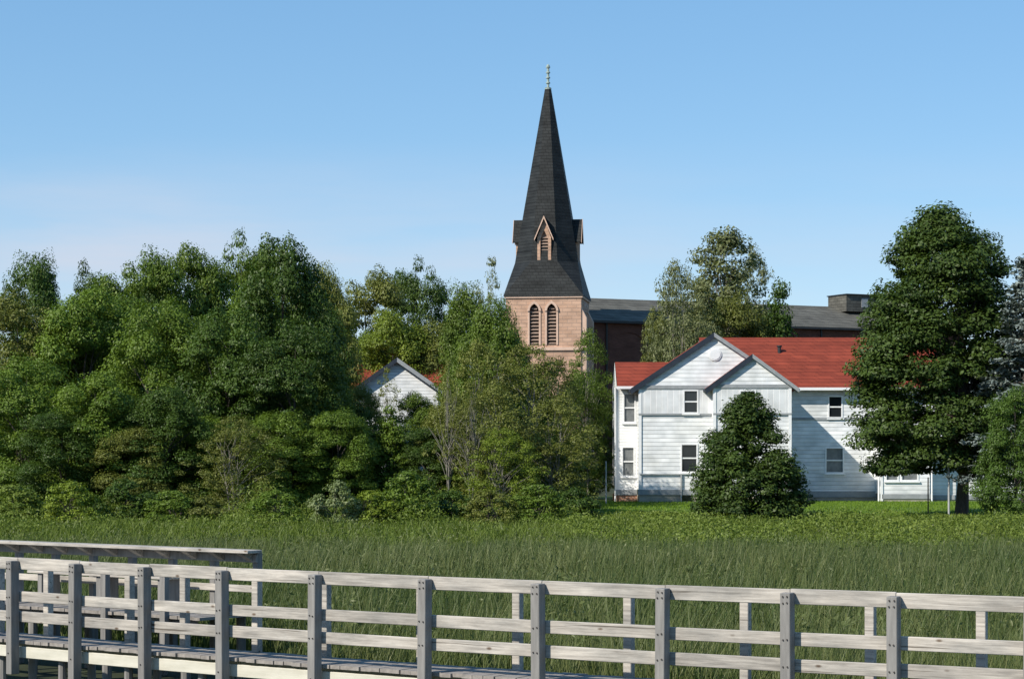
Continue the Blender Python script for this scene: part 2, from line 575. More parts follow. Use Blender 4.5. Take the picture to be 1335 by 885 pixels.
def trunk_bm(rng, H, r0, centres, nlimb, lean=(0, 0), stems=1, tt=.9):
    bm = bmesh.new()
    for s in range(stems):
        off = Vector((rng.uniform(-.5, .5), rng.uniform(-.4, .4), 0)) if stems > 1 else Vector((0, 0, 0))
        ln = Vector((rng.uniform(-.12, .12), rng.uniform(-.1, .1), 0)) if stems > 1 else Vector((lean[0], lean[1], 0))
        h = H * tt * (rng.uniform(.75, 1) if stems > 1 else 1)
        pts = [off + Vector((0, 0, -.3))]
        for i in range(1, 8):
            z = h * i / 7
            pts.append(off + ln * z + Vector((rng.normal() * .07, rng.normal() * .07, z)))
        tube(bm, pts, [r0 * 1.25] + [r0 * (1 - i / 7.4) for i in range(1, 8)], 8)
        if centres:
            idx = rng.choice(len(centres), min(nlimb, len(centres)), replace=False)
            for i in idx:
                c = Vector(centres[i])
                zb = max(.12 * H, min(c.z - .5, c.z * rng.uniform(.45, .8)))
                k = min(6, int(zb / h * 7))
                p0 = pts[k].lerp(pts[k + 1], max(0, min(1, zb / h * 7 - k)))
                mid = p0.lerp(c, .5) + Vector((rng.normal() * .15, rng.normal() * .15, .25))
                rb = r0 * .42 * (1 - zb / (h * 1.1)) + .015
                tube(bm, [p0, mid, c], [rb, rb * .6, rb * .22], 5)
    return bm


# species meshes (crown mesh, trunk mesh), built once and shared by the copies
SPEC = {}


def species(key, seed, H, prof, t0, ncl, rc, nleaf, size, r0=.2, nlimb=14, bark='bark', stems=1, tt=.9, **kw):
    rng = np.random.default_rng(seed)
    V, T, C = crown(rng, H, prof, t0, ncl, rc, nleaf, size, **kw)
    cm = quads_mesh('crown', V, T)
    bm = trunk_bm(rng, H, r0, C, nlimb, stems=stems, tt=tt)
    bmesh.ops.recalc_face_normals(bm, faces=bm.faces[:])
    tm = bpy.data.meshes.new('trunk')
    bm.to_mesh(tm)
    bm.free()
    tm.materials.append(M[bark])
    cm.materials.append(LEAF['mid'])
    zt = float(np.percentile(V[:, :, 2], 99.6))
    xr = float(np.percentile(np.hypot(V[:, :, 0], V[:, :, 1]), 94))
    SPEC[key] = (cm, tm, zt, xr)


def lerp_prof(*pts):
    xs, ys = zip(*pts)
    return lambda t: float(np.interp(t, xs, ys))


dome = lerp_prof((0, 2.4), (.12, 3.5), (.35, 4.0), (.6, 3.9), (.8, 3.3), (.92, 2.3), (1, 1.0))
tall = lerp_prof((0, 2.2), (.15, 3.1), (.4, 3.5), (.65, 3.2), (.82, 2.5), (.93, 1.6), (1, .6))
high = lerp_prof((0, .8), (.25, 2.0), (.45, 3.4), (.7, 3.9), (.88, 3.1), (1, 1.2))
species('dome_a', 11, 10, dome, .02, 150, 1.08, 560, .155)
species('dome_b', 12, 10, dome, .02, 165, .98, 500, .155)
species('tall_a', 13, 10, tall, .02, 150, .98, 500, .155)
species('tall_b', 14, 10, tall, .02, 140, 1.05, 540, .155, wob=.3)
species('high_a', 15, 10, high, .18, 130, 1.0, 510, .155)
species('fine_a', 16, 10, tall, .06, 260, .6, 100, .15, bark='palebark', r0=.10, nlimb=16, stems=3, wob=.35, outer=.15)
species('fine_b', 17, 10, dome, .06, 260, .65, 100, .15, bark='palebark', r0=.10, nlimb=16, stems=3, wob=.35, outer=.15)
species('sparse', 18, 10, tall, .35, 75, .45, 45, .16, bark='palebark', r0=.11, nlimb=20, stems=3, wob=.4, outer=.1)
bush = lerp_prof((0, 1.35), (.3, 1.5), (.6, 1.25), (.85, .8), (1, .2))
species('bush_a', 19, 2.4, bush, .03, 80, .38, 130, .13, r0=.05, nlimb=10)
species('bush_b', 20, 2.4, bush, .03, 85, .34, 115, .12, r0=.05, nlimb=10, stems=3)
maple = lerp_prof((0, 1.2), (.1, 1.6), (.15, 2.5), (.28, 3.1), (.45, 3.25), (.56, 3.05), (.69, 2.7), (.84, 2.15), (.93, 1.25), (1, .3))
species('maple', 31, 13, maple, .16, 430, .78, 380, .15, r0=.25, nlimb=40, outer=.35, wob=.09)
yard = lerp_prof((0, 1.75), (.1, 1.95), (.3, 1.85), (.5, 1.55), (.7, 1.1), (.88, .6), (1, .1))
species('yard', 22, 5.3, yard, .02, 340, .38, 210, .11, r0=.12, nlimb=20, outer=.2, wob=.05, flat=1.0)
cone = lerp_prof((0, 1.6), (.1, 1.9), (.4, 1.5), (.7, .9), (1, .12))
species('cone', 23, 7, cone, .04, 140, .55, 150, .16, r0=.14, nlimb=20)
birch = lerp_prof((0, 1.5), (.2, 3.2), (.45, 3.3), (.7, 2.5), (.88, 1.6), (1, .5))
species('birch', 24, 12.5, birch, .1, 300, .6, 95, .17, bark='palebark', r0=.16, nlimb=30, stems=3, wob=.45, outer=.12)


def spruce_mesh():
    rng = np.random.default_rng(25)
    H = 11.0
    Vs, Ts = [], []
    bm = bmesh.new()
    tube(bm, [(0, 0, -.3), (0, 0, H * .5), (0, 0, H)], [.2, .12, .02], 8)
    for k in range(190):
        t = rng.uniform(.16, .99)
        ln = (1 - t) * 3.1 * rng.uniform(.75, 1.05) + .15
        a = rng.uniform(0, 6.283)
        d = np.array([math.cos(a), math.sin(a), -.18])
        n = int(30 + 110 * ln / 3)
        s = rng.uniform(.1, 1, (n, 1)) ** .8
        P = np.array([0, 0, t * H]) + d * s * ln + np.array([0, 0, .32]) * (s ** 2) * ln * .5 + rng.normal(size=(n, 3)) * (.06 + .13 * (1 - s)) * np.array([1, 1, .7])
        Vs.append(leaves_at(rng, P, np.tile(np.array([[0, 0, 1.0]]), (n, 1)) + d * .4, .2, .4, .6))
        Ts.append(np.clip(rng.normal(.5, .22, n), 0, 1))
        e = Vector((0, 0, t * H)) + Vector(d) * ln * .8
        tube(bm, [(0, 0, t * H), e], [.03, .008], 4)
    me = quads_mesh('crown', np.concatenate(Vs), np.concatenate(Ts))
    me.materials.append(LEAF['spruce'])
    tm = bpy.data.meshes.new('trunk')
    bm.to_mesh(tm)
    bm.free()
    tm.materials.append(M['bark'])
    SPEC['spruce'] = (me, tm, H, 3.1)


spruce_mesh()
TREES = []


def tree(name, key, leaf, px, topy, wpx, Y, label, cat='tree', group=None, rz=None):
    cm, tm, zt, xr = SPEC[key]
    x = X_(px, Y)
    gz = ground_z(x, Y)
    h = Z_(topy, Y) - gz
    r = wpx * .5 * Y / F
    o = empty(name, (x, Y, gz), rz if rz is not None else (len(TREES) * 2.399) % 6.283)
    o.scale = (r / xr, r / xr, h / zt)
    tag(o, label, cat, group)
    c = bpy.data.objects.new('crown', cm)
    t = bpy.data.objects.new('trunk', tm)
    for q in (c, t):
        COL.objects.link(q)
        q.parent = o
    c.material_slots[0].link = 'OBJECT'
    c.material_slots[0].material = LEAF[leaf]
    TREES.append(o)
    if key == 'maple':              # the crown leans out to the left of the trunk
        o.rotation_euler = (0, 0, 0)
        c.location.x = -.75
    return o


# ------------------------------------------------------------------ ground
def sheet(name, xs, ys, zf, mat, kind='structure'):
    V = [(x, y, zf(x, y)) for y in ys for x in xs]
    n = len(xs)
    Fc = [(j * n + i, j * n + i + 1, (j + 1) * n + i + 1, (j + 1) * n + i) for j in range(len(ys) - 1) for i in range(n - 1)]
    me = bpy.data.meshes.new(name)
    me.from_pydata(V, [], Fc)
    me.polygons.foreach_set('use_smooth', [True] * len(me.polygons))
    o = link(name, me, mat)
    tag(o, kind=kind)
    return o


M['soil'] = plain('marsh_soil', (.020, .026, .011), (.042, .052, .020), .6, .95)
M['turf'] = plain('mown_turf', (.060, .110, .014), (.105, .165, .026), .9, .9, (1, 1, 1), .01)
xs = [-2500, -900, -350, -160, -90] + [i * 2.0 for i in range(-32, 33)] + [90, 160, 350, 900, 2500]
ys = [-400, -100, -20] + [i * 1.5 for i in range(0, 80)] + [125, 140, 150, 165, 180, 195, 220, 260, 350, 600, 900, 2000, 5000]
sheet('ground', xs, ys, ground_z, M['soil'])
LX0, LX1 = 2.6, 30.0
sheet('lawn', [LX0 + (LX1 - LX0) * i / 20 for i in range(21)], [88 + i * 1.2 for i in range(30)], lambda x, y: ground_z(x, y) + .012, M['turf'])


def blades(name, pts, hts, wid, leaf, seed, bend=.3, tintmu=None, label=None, cat=None):
    """grass blades of two quads each"""
    rng = np.random.default_rng(seed)
    n = len(pts)
    a = rng.uniform(0, 6.283, n)
    side = np.stack([np.cos(a), np.sin(a), np.zeros(n)], 1) * (wid[:, None] * .5)
    b = rng.uniform(0, 6.283, n)
    bd = np.stack([np.cos(b), np.sin(b), np.zeros(n)], 1) * (hts * rng.uniform(.05, bend, n))[:, None]
    bd[:, 0] += hts * .07
    up = np.array([0, 0, 1.0]) * hts[:, None]
    m = pts + up * .55 + bd * .3
    tp = pts + up + bd
    tn = np.clip(rng.normal(.4, .22, n) if tintmu is None else tintmu + rng.normal(0, .16, n), 0, 1)
    V = np.concatenate([np.stack([pts - side, pts + side, m + side * .9, m - side * .9], 1),
                        np.stack([m - side * .9, m + side * .9, tp + side * .12, tp - side * .12], 1)])
    me = quads_mesh(name, V, np.concatenate([tn, tn]))
    o = link(name, me, LEAF[leaf])
    tag(o, label, cat, kind='stuff')
    return o


def noise2(x, y, s):
    return (np.sin(x * .9 * s + 1.3 * np.sin(y * .55 * s)) + np.sin(y * 1.1 * s + 2.1 * np.sin(x * .4 * s + 1)) + .6 * np.sin((x + y) * 2.3 * s)) / 2.6


rng = np.random.default_rng(5)
gz_v = np.vectorize(ground_z)
# reeds between the boardwalk and the bank
N_ = 270000
yy = 18 + (84 - 18) * rng.uniform(0, 1, N_ * 2) ** .85
xx = rng.uniform(-1, 1, N_ * 2) * (yy * .262 + 2.5)
bw = 23.0 - .62 * xx + .012 * xx ** 2                     # the boardwalk's line
keep = (yy > bw + 1.6) & ~((xx < -3.0) & (yy < bw + 5.4))
xx, yy = xx[keep][:N_], yy[keep][:N_]
nn = noise2(xx, yy, .5)
hh = (.97 + .16 * nn + .22 * noise2(xx * 1.3 + 4, yy, 2.4)) * rng.uniform(.65, 1.25, len(xx)) * (1 - .75 * np.clip((yy - 48) / 26, 0, 1))
wd = .0075 + yy * .00026
pts = np.stack([xx, yy, gz_v(xx, yy) - .03], 1)
dry = (rng.uniform(0, 1, len(xx)) < .06 + .16 * np.clip(noise2(xx - 5, yy, .9), 0, 1)) * .5
blades('reeds', pts, hh, wd, 'reed', 6, .42, .36 + .22 * noise2(xx + 9, yy, .23) + .20 * noise2(xx, yy + 5, 1.7) + dry,
       'mass of grey green marsh reeds and sedge behind the boardwalk', 'reeds')
# small leaves and seed heads among the reeds
n4 = 80000
yy = 26 + 50 * rng.uniform(0, 1, n4)
xx = rng.uniform(-1, 1, n4) * (yy * .262 + 2.5)
cl = noise2(xx * 1.1, yy * .8, 1.9)
bw = 23.0 - .62 * xx + .012 * xx ** 2
k4 = (yy > bw + 1.8) & ~((xx < -3.0) & (yy < bw + 5.6)) & (cl + rng.normal(size=n4) * .35 > -.05)
xx, yy, cl = xx[k4], yy[k4], cl[k4]
top = (.80 + .28 * cl) * (1 - .5 * np.clip((yy - 48) / 26, 0, 1))
pz = gz_v(xx, yy) + top * rng.uniform(.35, 1.15, len(xx))
P4 = np.stack([xx, yy, pz], 1)
lm = quads_mesh('marsh_herbs', leaves_at(rng, P4, np.tile([[-.2, -.4, .6]], (len(xx), 1)), .105, .33, .9), np.clip(.40 + .2 * cl + rng.normal(size=len(xx)) * .12, 0, 1))
lo4 = link('marsh_herbs', lm, LEAF['reed'])
tag(lo4, 'small leaved marsh herbs and seed heads scattered through the reeds', 'herbs', kind='stuff')
# short lawn grass
n2 = 45000
xx = rng.uniform(LX0 - .3, LX1, n2)
yy = rng.uniform(87.5, 109, n2)
pts = np.stack([xx, yy, gz_v(xx, yy)], 1)
blades('lawn_grass', pts, rng.uniform(.05, .12, n2), np.full(n2, .03), 'lawn', 7, .5, .5 + .2 * noise2(xx, yy, .8),
       'short mown bright green lawn grass round the white house', 'grass')
# rank grass on the bank
n3 = 90000
yy = rng.uniform(46, 90, n3)
xx = rng.uniform(-1, 1, n3) * (yy * .262 + 2)
k3 = (rng.uniform(0, 1, n3) < np.clip((yy - 44) / 26, 0, 1)) & ~((yy > 86) & (xx > LX0))
xx, yy = xx[k3], yy[k3]
nn = noise2(xx * 1.2, yy, 1.5)
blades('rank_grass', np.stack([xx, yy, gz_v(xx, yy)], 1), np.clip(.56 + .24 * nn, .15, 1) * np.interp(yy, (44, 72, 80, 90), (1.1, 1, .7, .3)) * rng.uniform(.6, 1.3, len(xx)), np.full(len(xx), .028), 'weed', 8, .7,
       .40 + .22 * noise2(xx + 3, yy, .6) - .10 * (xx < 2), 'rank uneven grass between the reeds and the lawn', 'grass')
# broad leaved weeds on the bank
Vs, Ts = [], []
for k in range(6500):
    y = rng.uniform(54, 91)
    px = rng.uniform(-40, 1380)
    if rng.uniform() > ((y - 52) / 26 if px > 740 else (y - 62) / 24) * (1.15 + .55 * math.sin(px * .05 + y) * math.cos(y * .6 - px * .021)): continue
    x = X_(px, y)
    if y > 86 and px > 760 and rng.uniform() < .8: continue
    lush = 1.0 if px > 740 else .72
    g = ground_z(x, y)
    h = (rng.uniform(.35, .85) + .55 * float(noise2(x * 1.0, y * 1.0, 1.3))) * lush * (float(np.interp(y, (56, 64, 74, 80, 91), (.5, .8, .95, .5, .25))) if px > 750 else float(np.interp(y, (56, 66, 74, 82, 91), (.45, .6, .7, 1.5, 1.6))) * (1 + .5 * math.sin(px * .043) * math.sin(px * .019 + 1)))
    n = int(rng.uniform(60, 140))
    P = np.array([x, y, g]) + rng.normal(size=(n, 3)) * np.array([.34, .34, 0]) + np.stack([np.zeros(n), np.zeros(n), h * rng.uniform(.05, 1, n) ** .7], 1)
    Vs.append(leaves_at(rng, P, np.tile([[0, -.3, .5]], (n, 1)), .11, .42, 1.1))
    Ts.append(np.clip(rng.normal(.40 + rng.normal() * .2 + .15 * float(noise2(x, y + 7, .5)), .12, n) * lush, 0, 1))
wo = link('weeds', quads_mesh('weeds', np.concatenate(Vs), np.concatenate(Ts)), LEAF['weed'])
tag(wo, 'rank yellow green weeds covering the bank below the lawn', 'weeds', kind='stuff')


# ------------------------------------------------------------------ church
def church():
    S = 180 / F
    cx = X_(714.5, 183.3)
    gz = 1.4
    root = empty('church', (cx, 183.3, gz), R(-8.0))     # turned so that its left side shows
    tag(root, 'pink stone church tower with tall dark slate broach spire', 'church')
    hw = 3.3
    zt = Z_(386, 180) - gz
    zs = Z_(456, 180) - gz

    def arch(cx_, z0, z1, hw_):
        pts = [(cx_ - hw_, z0), (cx_ + hw_, z0)]
        zspr = z1 - hw_ * 1.5
        for k in range(0, 9):               # pointed arch
            a = R(60 * k / 8)
            pts.append((cx_ - hw_ + 2 * hw_ * math.cos(a), zspr + 2 * hw_ * math.sin(a) * .87))
        for k in range(7, -1, -1):
            a = R(60 * k / 8)
            pts.append((cx_ + hw_ - 2 * hw_ * math.cos(a), zspr + 2 * hw_ * math.sin(a) * .87))
        return pts
    lw, l0, l1 = .40, zs + .42, zs + 4.0
    cents = (-.80, .72)
    # tower body: four holed walls (two lancets on every side)
    bm = bmesh.new()
    for k in range(4):
        rot = Matrix.Rotation(k * math.pi / 2, 4, 'Z')
        fn = lambda u, v, rot=rot: rot @ Vector((u, -hw, v))
        holed(bm, [(-hw, 0), (hw, 0), (hw, zt), (-hw, zt)], [arch(c, l0, l1, lw) for c in cents], fn, rot @ Vector((0, .45, 0)))
    bmesh.ops.remove_doubles(bm, verts=bm.verts[:], dist=.0005)
    tower = obj('tower', bm, M['stone'], root)
    # louvred windows
    for k in range(4):
        rot = Matrix.Rotation(k * math.pi / 2, 4, 'Z')
        for c in cents:
            bm = bmesh.new()
            prism(bm, [rot @ Vector((u, -hw + .50, v)) for u, v in arch(c, l0 + .02, l1 + .1, lw + .08)], rot @ Vector((0, .05, 0)))
            lo = obj('lancet_window', bm, M['blank'], tower)
            bm = bmesh.new()
            z = l0 + .1
            while z < l1 - .25:
                q = lw - .012 if z < l1 - .75 else lw * max(.15, (l1 - z) / .8)
                p = [(c - q, -hw + .05, z), (c + q, -hw + .05, z), (c + q, -hw + .36, z + .2), (c - q, -hw + .36, z + .2)]
                prism(bm, [rot @ Vector(a) for a in p], rot @ Vector((0, .02, .05)))
                z += .3
            obj('louvre', bm, M['louvre'], lo)
            # hood mould
            bm = bmesh.new()
            ap = arch(c, l0, l1, lw)
            oo = arch(c, l0, l1 + .25, lw + .2)
            arc_i, arc_o = ap[2:], oo[2:]
            arc_i = [arc_i[0]] + arc_i + [arc_i[-1]]
            for i in range(len(arc_o) - 1):
                a, b = arc_o[i], arc_o[i + 1]
                ia, ib = ap[2 + i], ap[2 + i + 1]
                prism(bm, [rot @ Vector((q[0], -hw - .16, q[1])) for q in (a, b, ib, ia)], rot @ Vector((0, .165, 0)))
            obj('hood_mould', bm, M['stonetrim'], lo)
            bm = bmesh.new()
            for sx in (-1, 1):
                p0 = rot @ Vector((0, 0, 0))
                x0, x1 = sorted((c + sx * (lw + .015), c + sx * (lw + .17)))
                prism(bm, [rot @ Vector((q[0], -hw - .07, q[1])) for q in ((x0, l0), (x1, l0), (x1, l1 - .62), (x0, l1 - .62))], rot @ Vector((0, .075, 0)))
            obj('jamb', bm, M['stonetrim'], lo)
    # string course and cornice
    bm = bmesh.new()
    box(bm, (-hw - .14, -hw - .14, zs - .05), (hw + .14, hw + .14, zs + .22))
    obj('string_course', bm, M['stonetrim'], root)
    bm = bmesh.new()
    box(bm, (-hw - .12, -hw - .12, zt - .16), (hw + .12, hw + .12, zt + .02))
    obj('cornice', bm, M['stonetrim'], root)
    # corner buttresses on the side seen obliquely
    for sx in (-1, 1):
        for sy in (-1, 1):
            bm = bmesh.new()
            x0, x1 = sorted((sx * hw, sx * (hw + .45)))
            y0, y1 = sorted((sy * (hw - .1), sy * (hw - 1.0)))
            box(bm, (x0, y0, 0), (x1, y1, zt - 1.9))
            zz = zt - 1.9
            prism(bm, [(sx * hw, y0, zz + .003), (sx * (hw + .45), y0, zz + .003), (sx * hw, y0, zz + .9)], (0, y1 - y0, 0))
            obj('buttress', bm, M['stonetrim'], root)
    # spire
    bm = bmesh.new()
    hb = hw + .2
    z1 = Z_(340, 180) - gz
    za = Z_(106, 180) - gz
    o1, o2 = 2.80, .25

    def octv(o, z):
        c = o * math.tan(math.pi / 8)
        return [bm.verts.new(p) for p in ((-c, -o, z), (c, -o, z), (o, -c, z), (o, c, z), (c, o, z), (-c, o, z), (-o, c, z), (-o, -c, z))]
    sq = [bm.verts.new(p) for p in ((-hb, -hb, zt + .02), (hb, -hb, zt + .02), (hb, hb, zt + .02), (-hb, hb, zt + .02))]
    A, B = octv(o1, z1), octv(o2, za)
    for k in range(8):
        bm.faces.new((A[k], A[(k + 1) % 8], B[(k + 1) % 8], B[k]))
    bm.faces.new(B)
    for k in range(4):
        bm.faces.new((sq[k], sq[(k + 1) % 4], A[(2 * k + 1) % 8], A[2 * k]))
        bm.faces.new((sq[(k + 1) % 4], A[(2 * k + 2) % 8], A[(2 * k + 1) % 8]))
    bm.faces.new(sq[::-1])
    spire = obj('spire', bm, M['slate'], root)
    # lucarnes on the four sides
    for k in range(4):
        rot = Matrix.Rotation(k * math.pi / 2, 4, 'Z')
        zb, ze, zp = z1 - .15, Z_(309, 180) - gz, Z_(281, 180) - gz
        lh = .60
        yf = -2.78
        bm = bmesh.new()
        holed(bm, [(-lh, zb), (lh, zb), (lh, ze), (0, zp - .12), (-lh, ze)], [[(-.34, zb + .25), (.34, zb + .25), (.34, ze - .1), (0, ze + .65), (-.34, ze - .1)]],
              lambda u, v: rot @ Vector((u, yf, v)), rot @ Vector((0, .25, 0)))
        for sx in (-1, 1):
            f = [rot @ Vector(p) for p in ((sx * lh, yf, zb), (sx * lh, yf + 1.6, zb), (sx * lh, yf + 1.6, ze), (sx * lh, yf, ze))]
            bm.faces.new([bm.verts.new(p) for p in f])
        lu = obj('lucarne', bm, M['stone'], spire)
        bm = bmesh.new()
        prism(bm, [rot @ Vector((u, yf + .28, v)) for u, v in ((-.4, zb + .2), (.4, zb + .2), (.4, ze), (0, ze + .72), (-.4, ze))], rot @ Vector((0, .05, 0)))
        z = zb + .35
        while z < ze:
            prism(bm, [rot @ Vector(p) for p in ((-.33, yf + .1, z), (.33, yf + .1, z), (.33, yf + .26, z + .15), (-.33, yf + .26, z + .15))], rot @ Vector((0, .02, .04)))
            z += .26
        obj('louvre', bm, M['louvre'], lu)
        bm = bmesh.new()
        for sx in (-1, 1):
            prism(bm, [rot @ Vector((u * sx, yf - .26, v)) for u, v in ((0, zp), (lh + .22, ze - .12), (lh + .22, ze - .24), (0, zp - .13))], rot @ Vector((0, 2.2, 0)))
        obj('lucarne_roof', bm, M['slate'], lu)
        bm = bmesh.new()
        for sx in (-1, 1):
            prism(bm, [rot @ Vector((u * sx, yf - .30, v)) for u, v in ((0.004, zp + .03), (lh + .24, ze - .1), (lh + .24, ze - .30), (0.004, zp - .22))], rot @ Vector((0, .037, 0)))
        obj('bargeboard', bm, M['stonetrim'], lu)
    bm = bmesh.new()
    h0 = za - .15
    prof = [(.30, h0), (.30, h0 + .12), (.13, h0 + .16)]
    z = h0 + .2
    for k in range(4):
        prof += [(.11, z), (.11, z + .28), (.19, z + .32), (.19, z + .42), (.11, z + .46)]
        z += .46
    prof += [(.16, z), (.12, z + .12), (.02, z + .2)]
    lathe(bm, prof, 10)
    obj('finial', bm, M['copper'], spire)


def hall():
    """the long brick building beside the tower, running away to the right"""
    gz = 1.4
    Yh = 186.5
    cx = X_(766, Yh)
    root = empty('brick_hall', (cx, Yh, gz), R(25))
    tag(root, 'long dark brick hall with grey slate roof between church tower and big maple', 'building')
    nx0, nx1 = 0.0, 41.0
    ny0, ny1, nr = 0.0, 12.8, 6.4
    ze = Z_(416, Yh) - gz
    zr = Z_(387, 192.3) - gz
    panels = []
    x = nx0 + 4.2
    holes = []
    while x < nx1 - 3:
        holes.append([(x - 1.5, 5.5), (x + 1.5, 5.5), (x + 1.5, ze - 1.9)] + [(x + 1.5 * math.cos(R(a)), ze - 1.9 + .8 * math.sin(R(a))) for a in (30, 60, 90, 120, 150)] + [(x - 1.5, ze - 1.9)])
        panels.append(x)
        x += 4.6
    bm = bmesh.new()
    holed(bm, [(nx0, 0), (nx1, 0), (nx1, ze), (nx0, ze)], holes, lambda u, v: Vector((u, ny0, v)), (0, .09, 0))
    for f in (((nx1, ny0, 0), (nx1, ny1, 0), (nx1, ny1, ze), (nx1, nr, zr - .1), (nx1, ny0, ze)),
              ((nx0, ny1, 0), (nx1, ny1, 0), (nx1, ny1, ze), (nx0, ny1, ze)),
              ((nx0, ny0, 0), (nx0, ny1, 0), (nx0, ny1, ze), (nx0, nr, zr - .1), (nx0, ny0, ze))):
        bm.faces.new([bm.verts.new(p) for p in f])
    nave = obj('wall', bm, M['redbrick'], root)
    for x in panels:
        boxo('blind_panel', (x - 1.55, ny0 + .095, 5.4), (x + 1.55, ny0 + .15, ze - 1.0), M['redbrick'], nave)
        boxo('downpipe', (x - 2.36, ny0 - .14, 0), (x - 2.22, ny0 - .01, ze - .1), M['darkmetal'], nave)
    bm = bmesh.new()
    prism(bm, [(nx0 - .0, ny0 - .45, ze - .1), (nx0, nr, zr), (nx0, ny1 + .45, ze - .1), (nx0, ny1 + .45, ze - .3), (nx0, nr, zr - .22), (nx0, ny0 - .45, ze - .3)], (nx1 - nx0 + .4, 0, 0))
    roof = obj('roof', bm, M['greyslate'], root)
    boxo('gutter', (nx0 + .01, ny0 - .58, ze - .32), (nx1 + .3, ny0 - .455, ze - .14), M['darkmetal'], roof)
    # roof house standing on the ridge at the right
    a0, a1 = 30.4, 35.7
    boxo('roof_vent_house', (a0, nr - 2.6, zr - .6), (a1, nr + .6, zr + 1.0), M['greyslate'], roof)
    boxo('vent_panel', (a0 + 1.75, nr - 2.64, zr - .2), (a0 + 2.5, nr - 2.603, zr + .7), M['greytrim'], roof)
    boxo('vent_cap', (a0 - .1, nr - 2.75, zr + 1.003), (a1 + .1, nr + .7, zr + 1.1), M['darkmetal'], roof)


church()
hall()


# ------------------------------------------------------------------ white house
def window(parent, x, y, z, wd, ht, fr=.07, blind=False, deep=.10):
    """sash window facing -y: centre bottom at (x,y,z)"""
    bm = bmesh.new()
    box(bm, (x - wd / 2, y - .035, z), (x - wd / 2 + fr, y + .05, z + ht))
    box(bm, (x + wd / 2 - fr, y - .035, z), (x + wd / 2, y + .05, z + ht))
    box(bm, (x - wd / 2 + fr, y - .035, z + ht - fr), (x + wd / 2 - fr, y + .05, z + ht))
    box(bm, (x - wd / 2 + fr, y - .035, z), (x + wd / 2 - fr, y + .05, z + fr))
    box(bm, (x - wd / 2 + fr, y + .0, z + ht * .5 - .035), (x + wd / 2 - fr, y + .05, z + ht * .5 + .035))
    f = obj('window', bm, M['trim'], parent)
    boxo('pane', (x - wd / 2 + fr - .01, y + .055, z + fr - .01), (x + wd / 2 - fr + .01, y + .07, z + ht - fr + .01), M['blind'] if blind else M['glass'], f)
    boxo('sill', (x - wd / 2 - .06, y - .09, z - .075), (x + wd / 2 + .06, y + .02, z - .003), M['trim'], f)
    return f


def rect(x, z, wd, ht):
    return [(x - wd / 2, z), (x + wd / 2, z), (x + wd / 2, z + ht), (x - wd / 2, z + ht)]


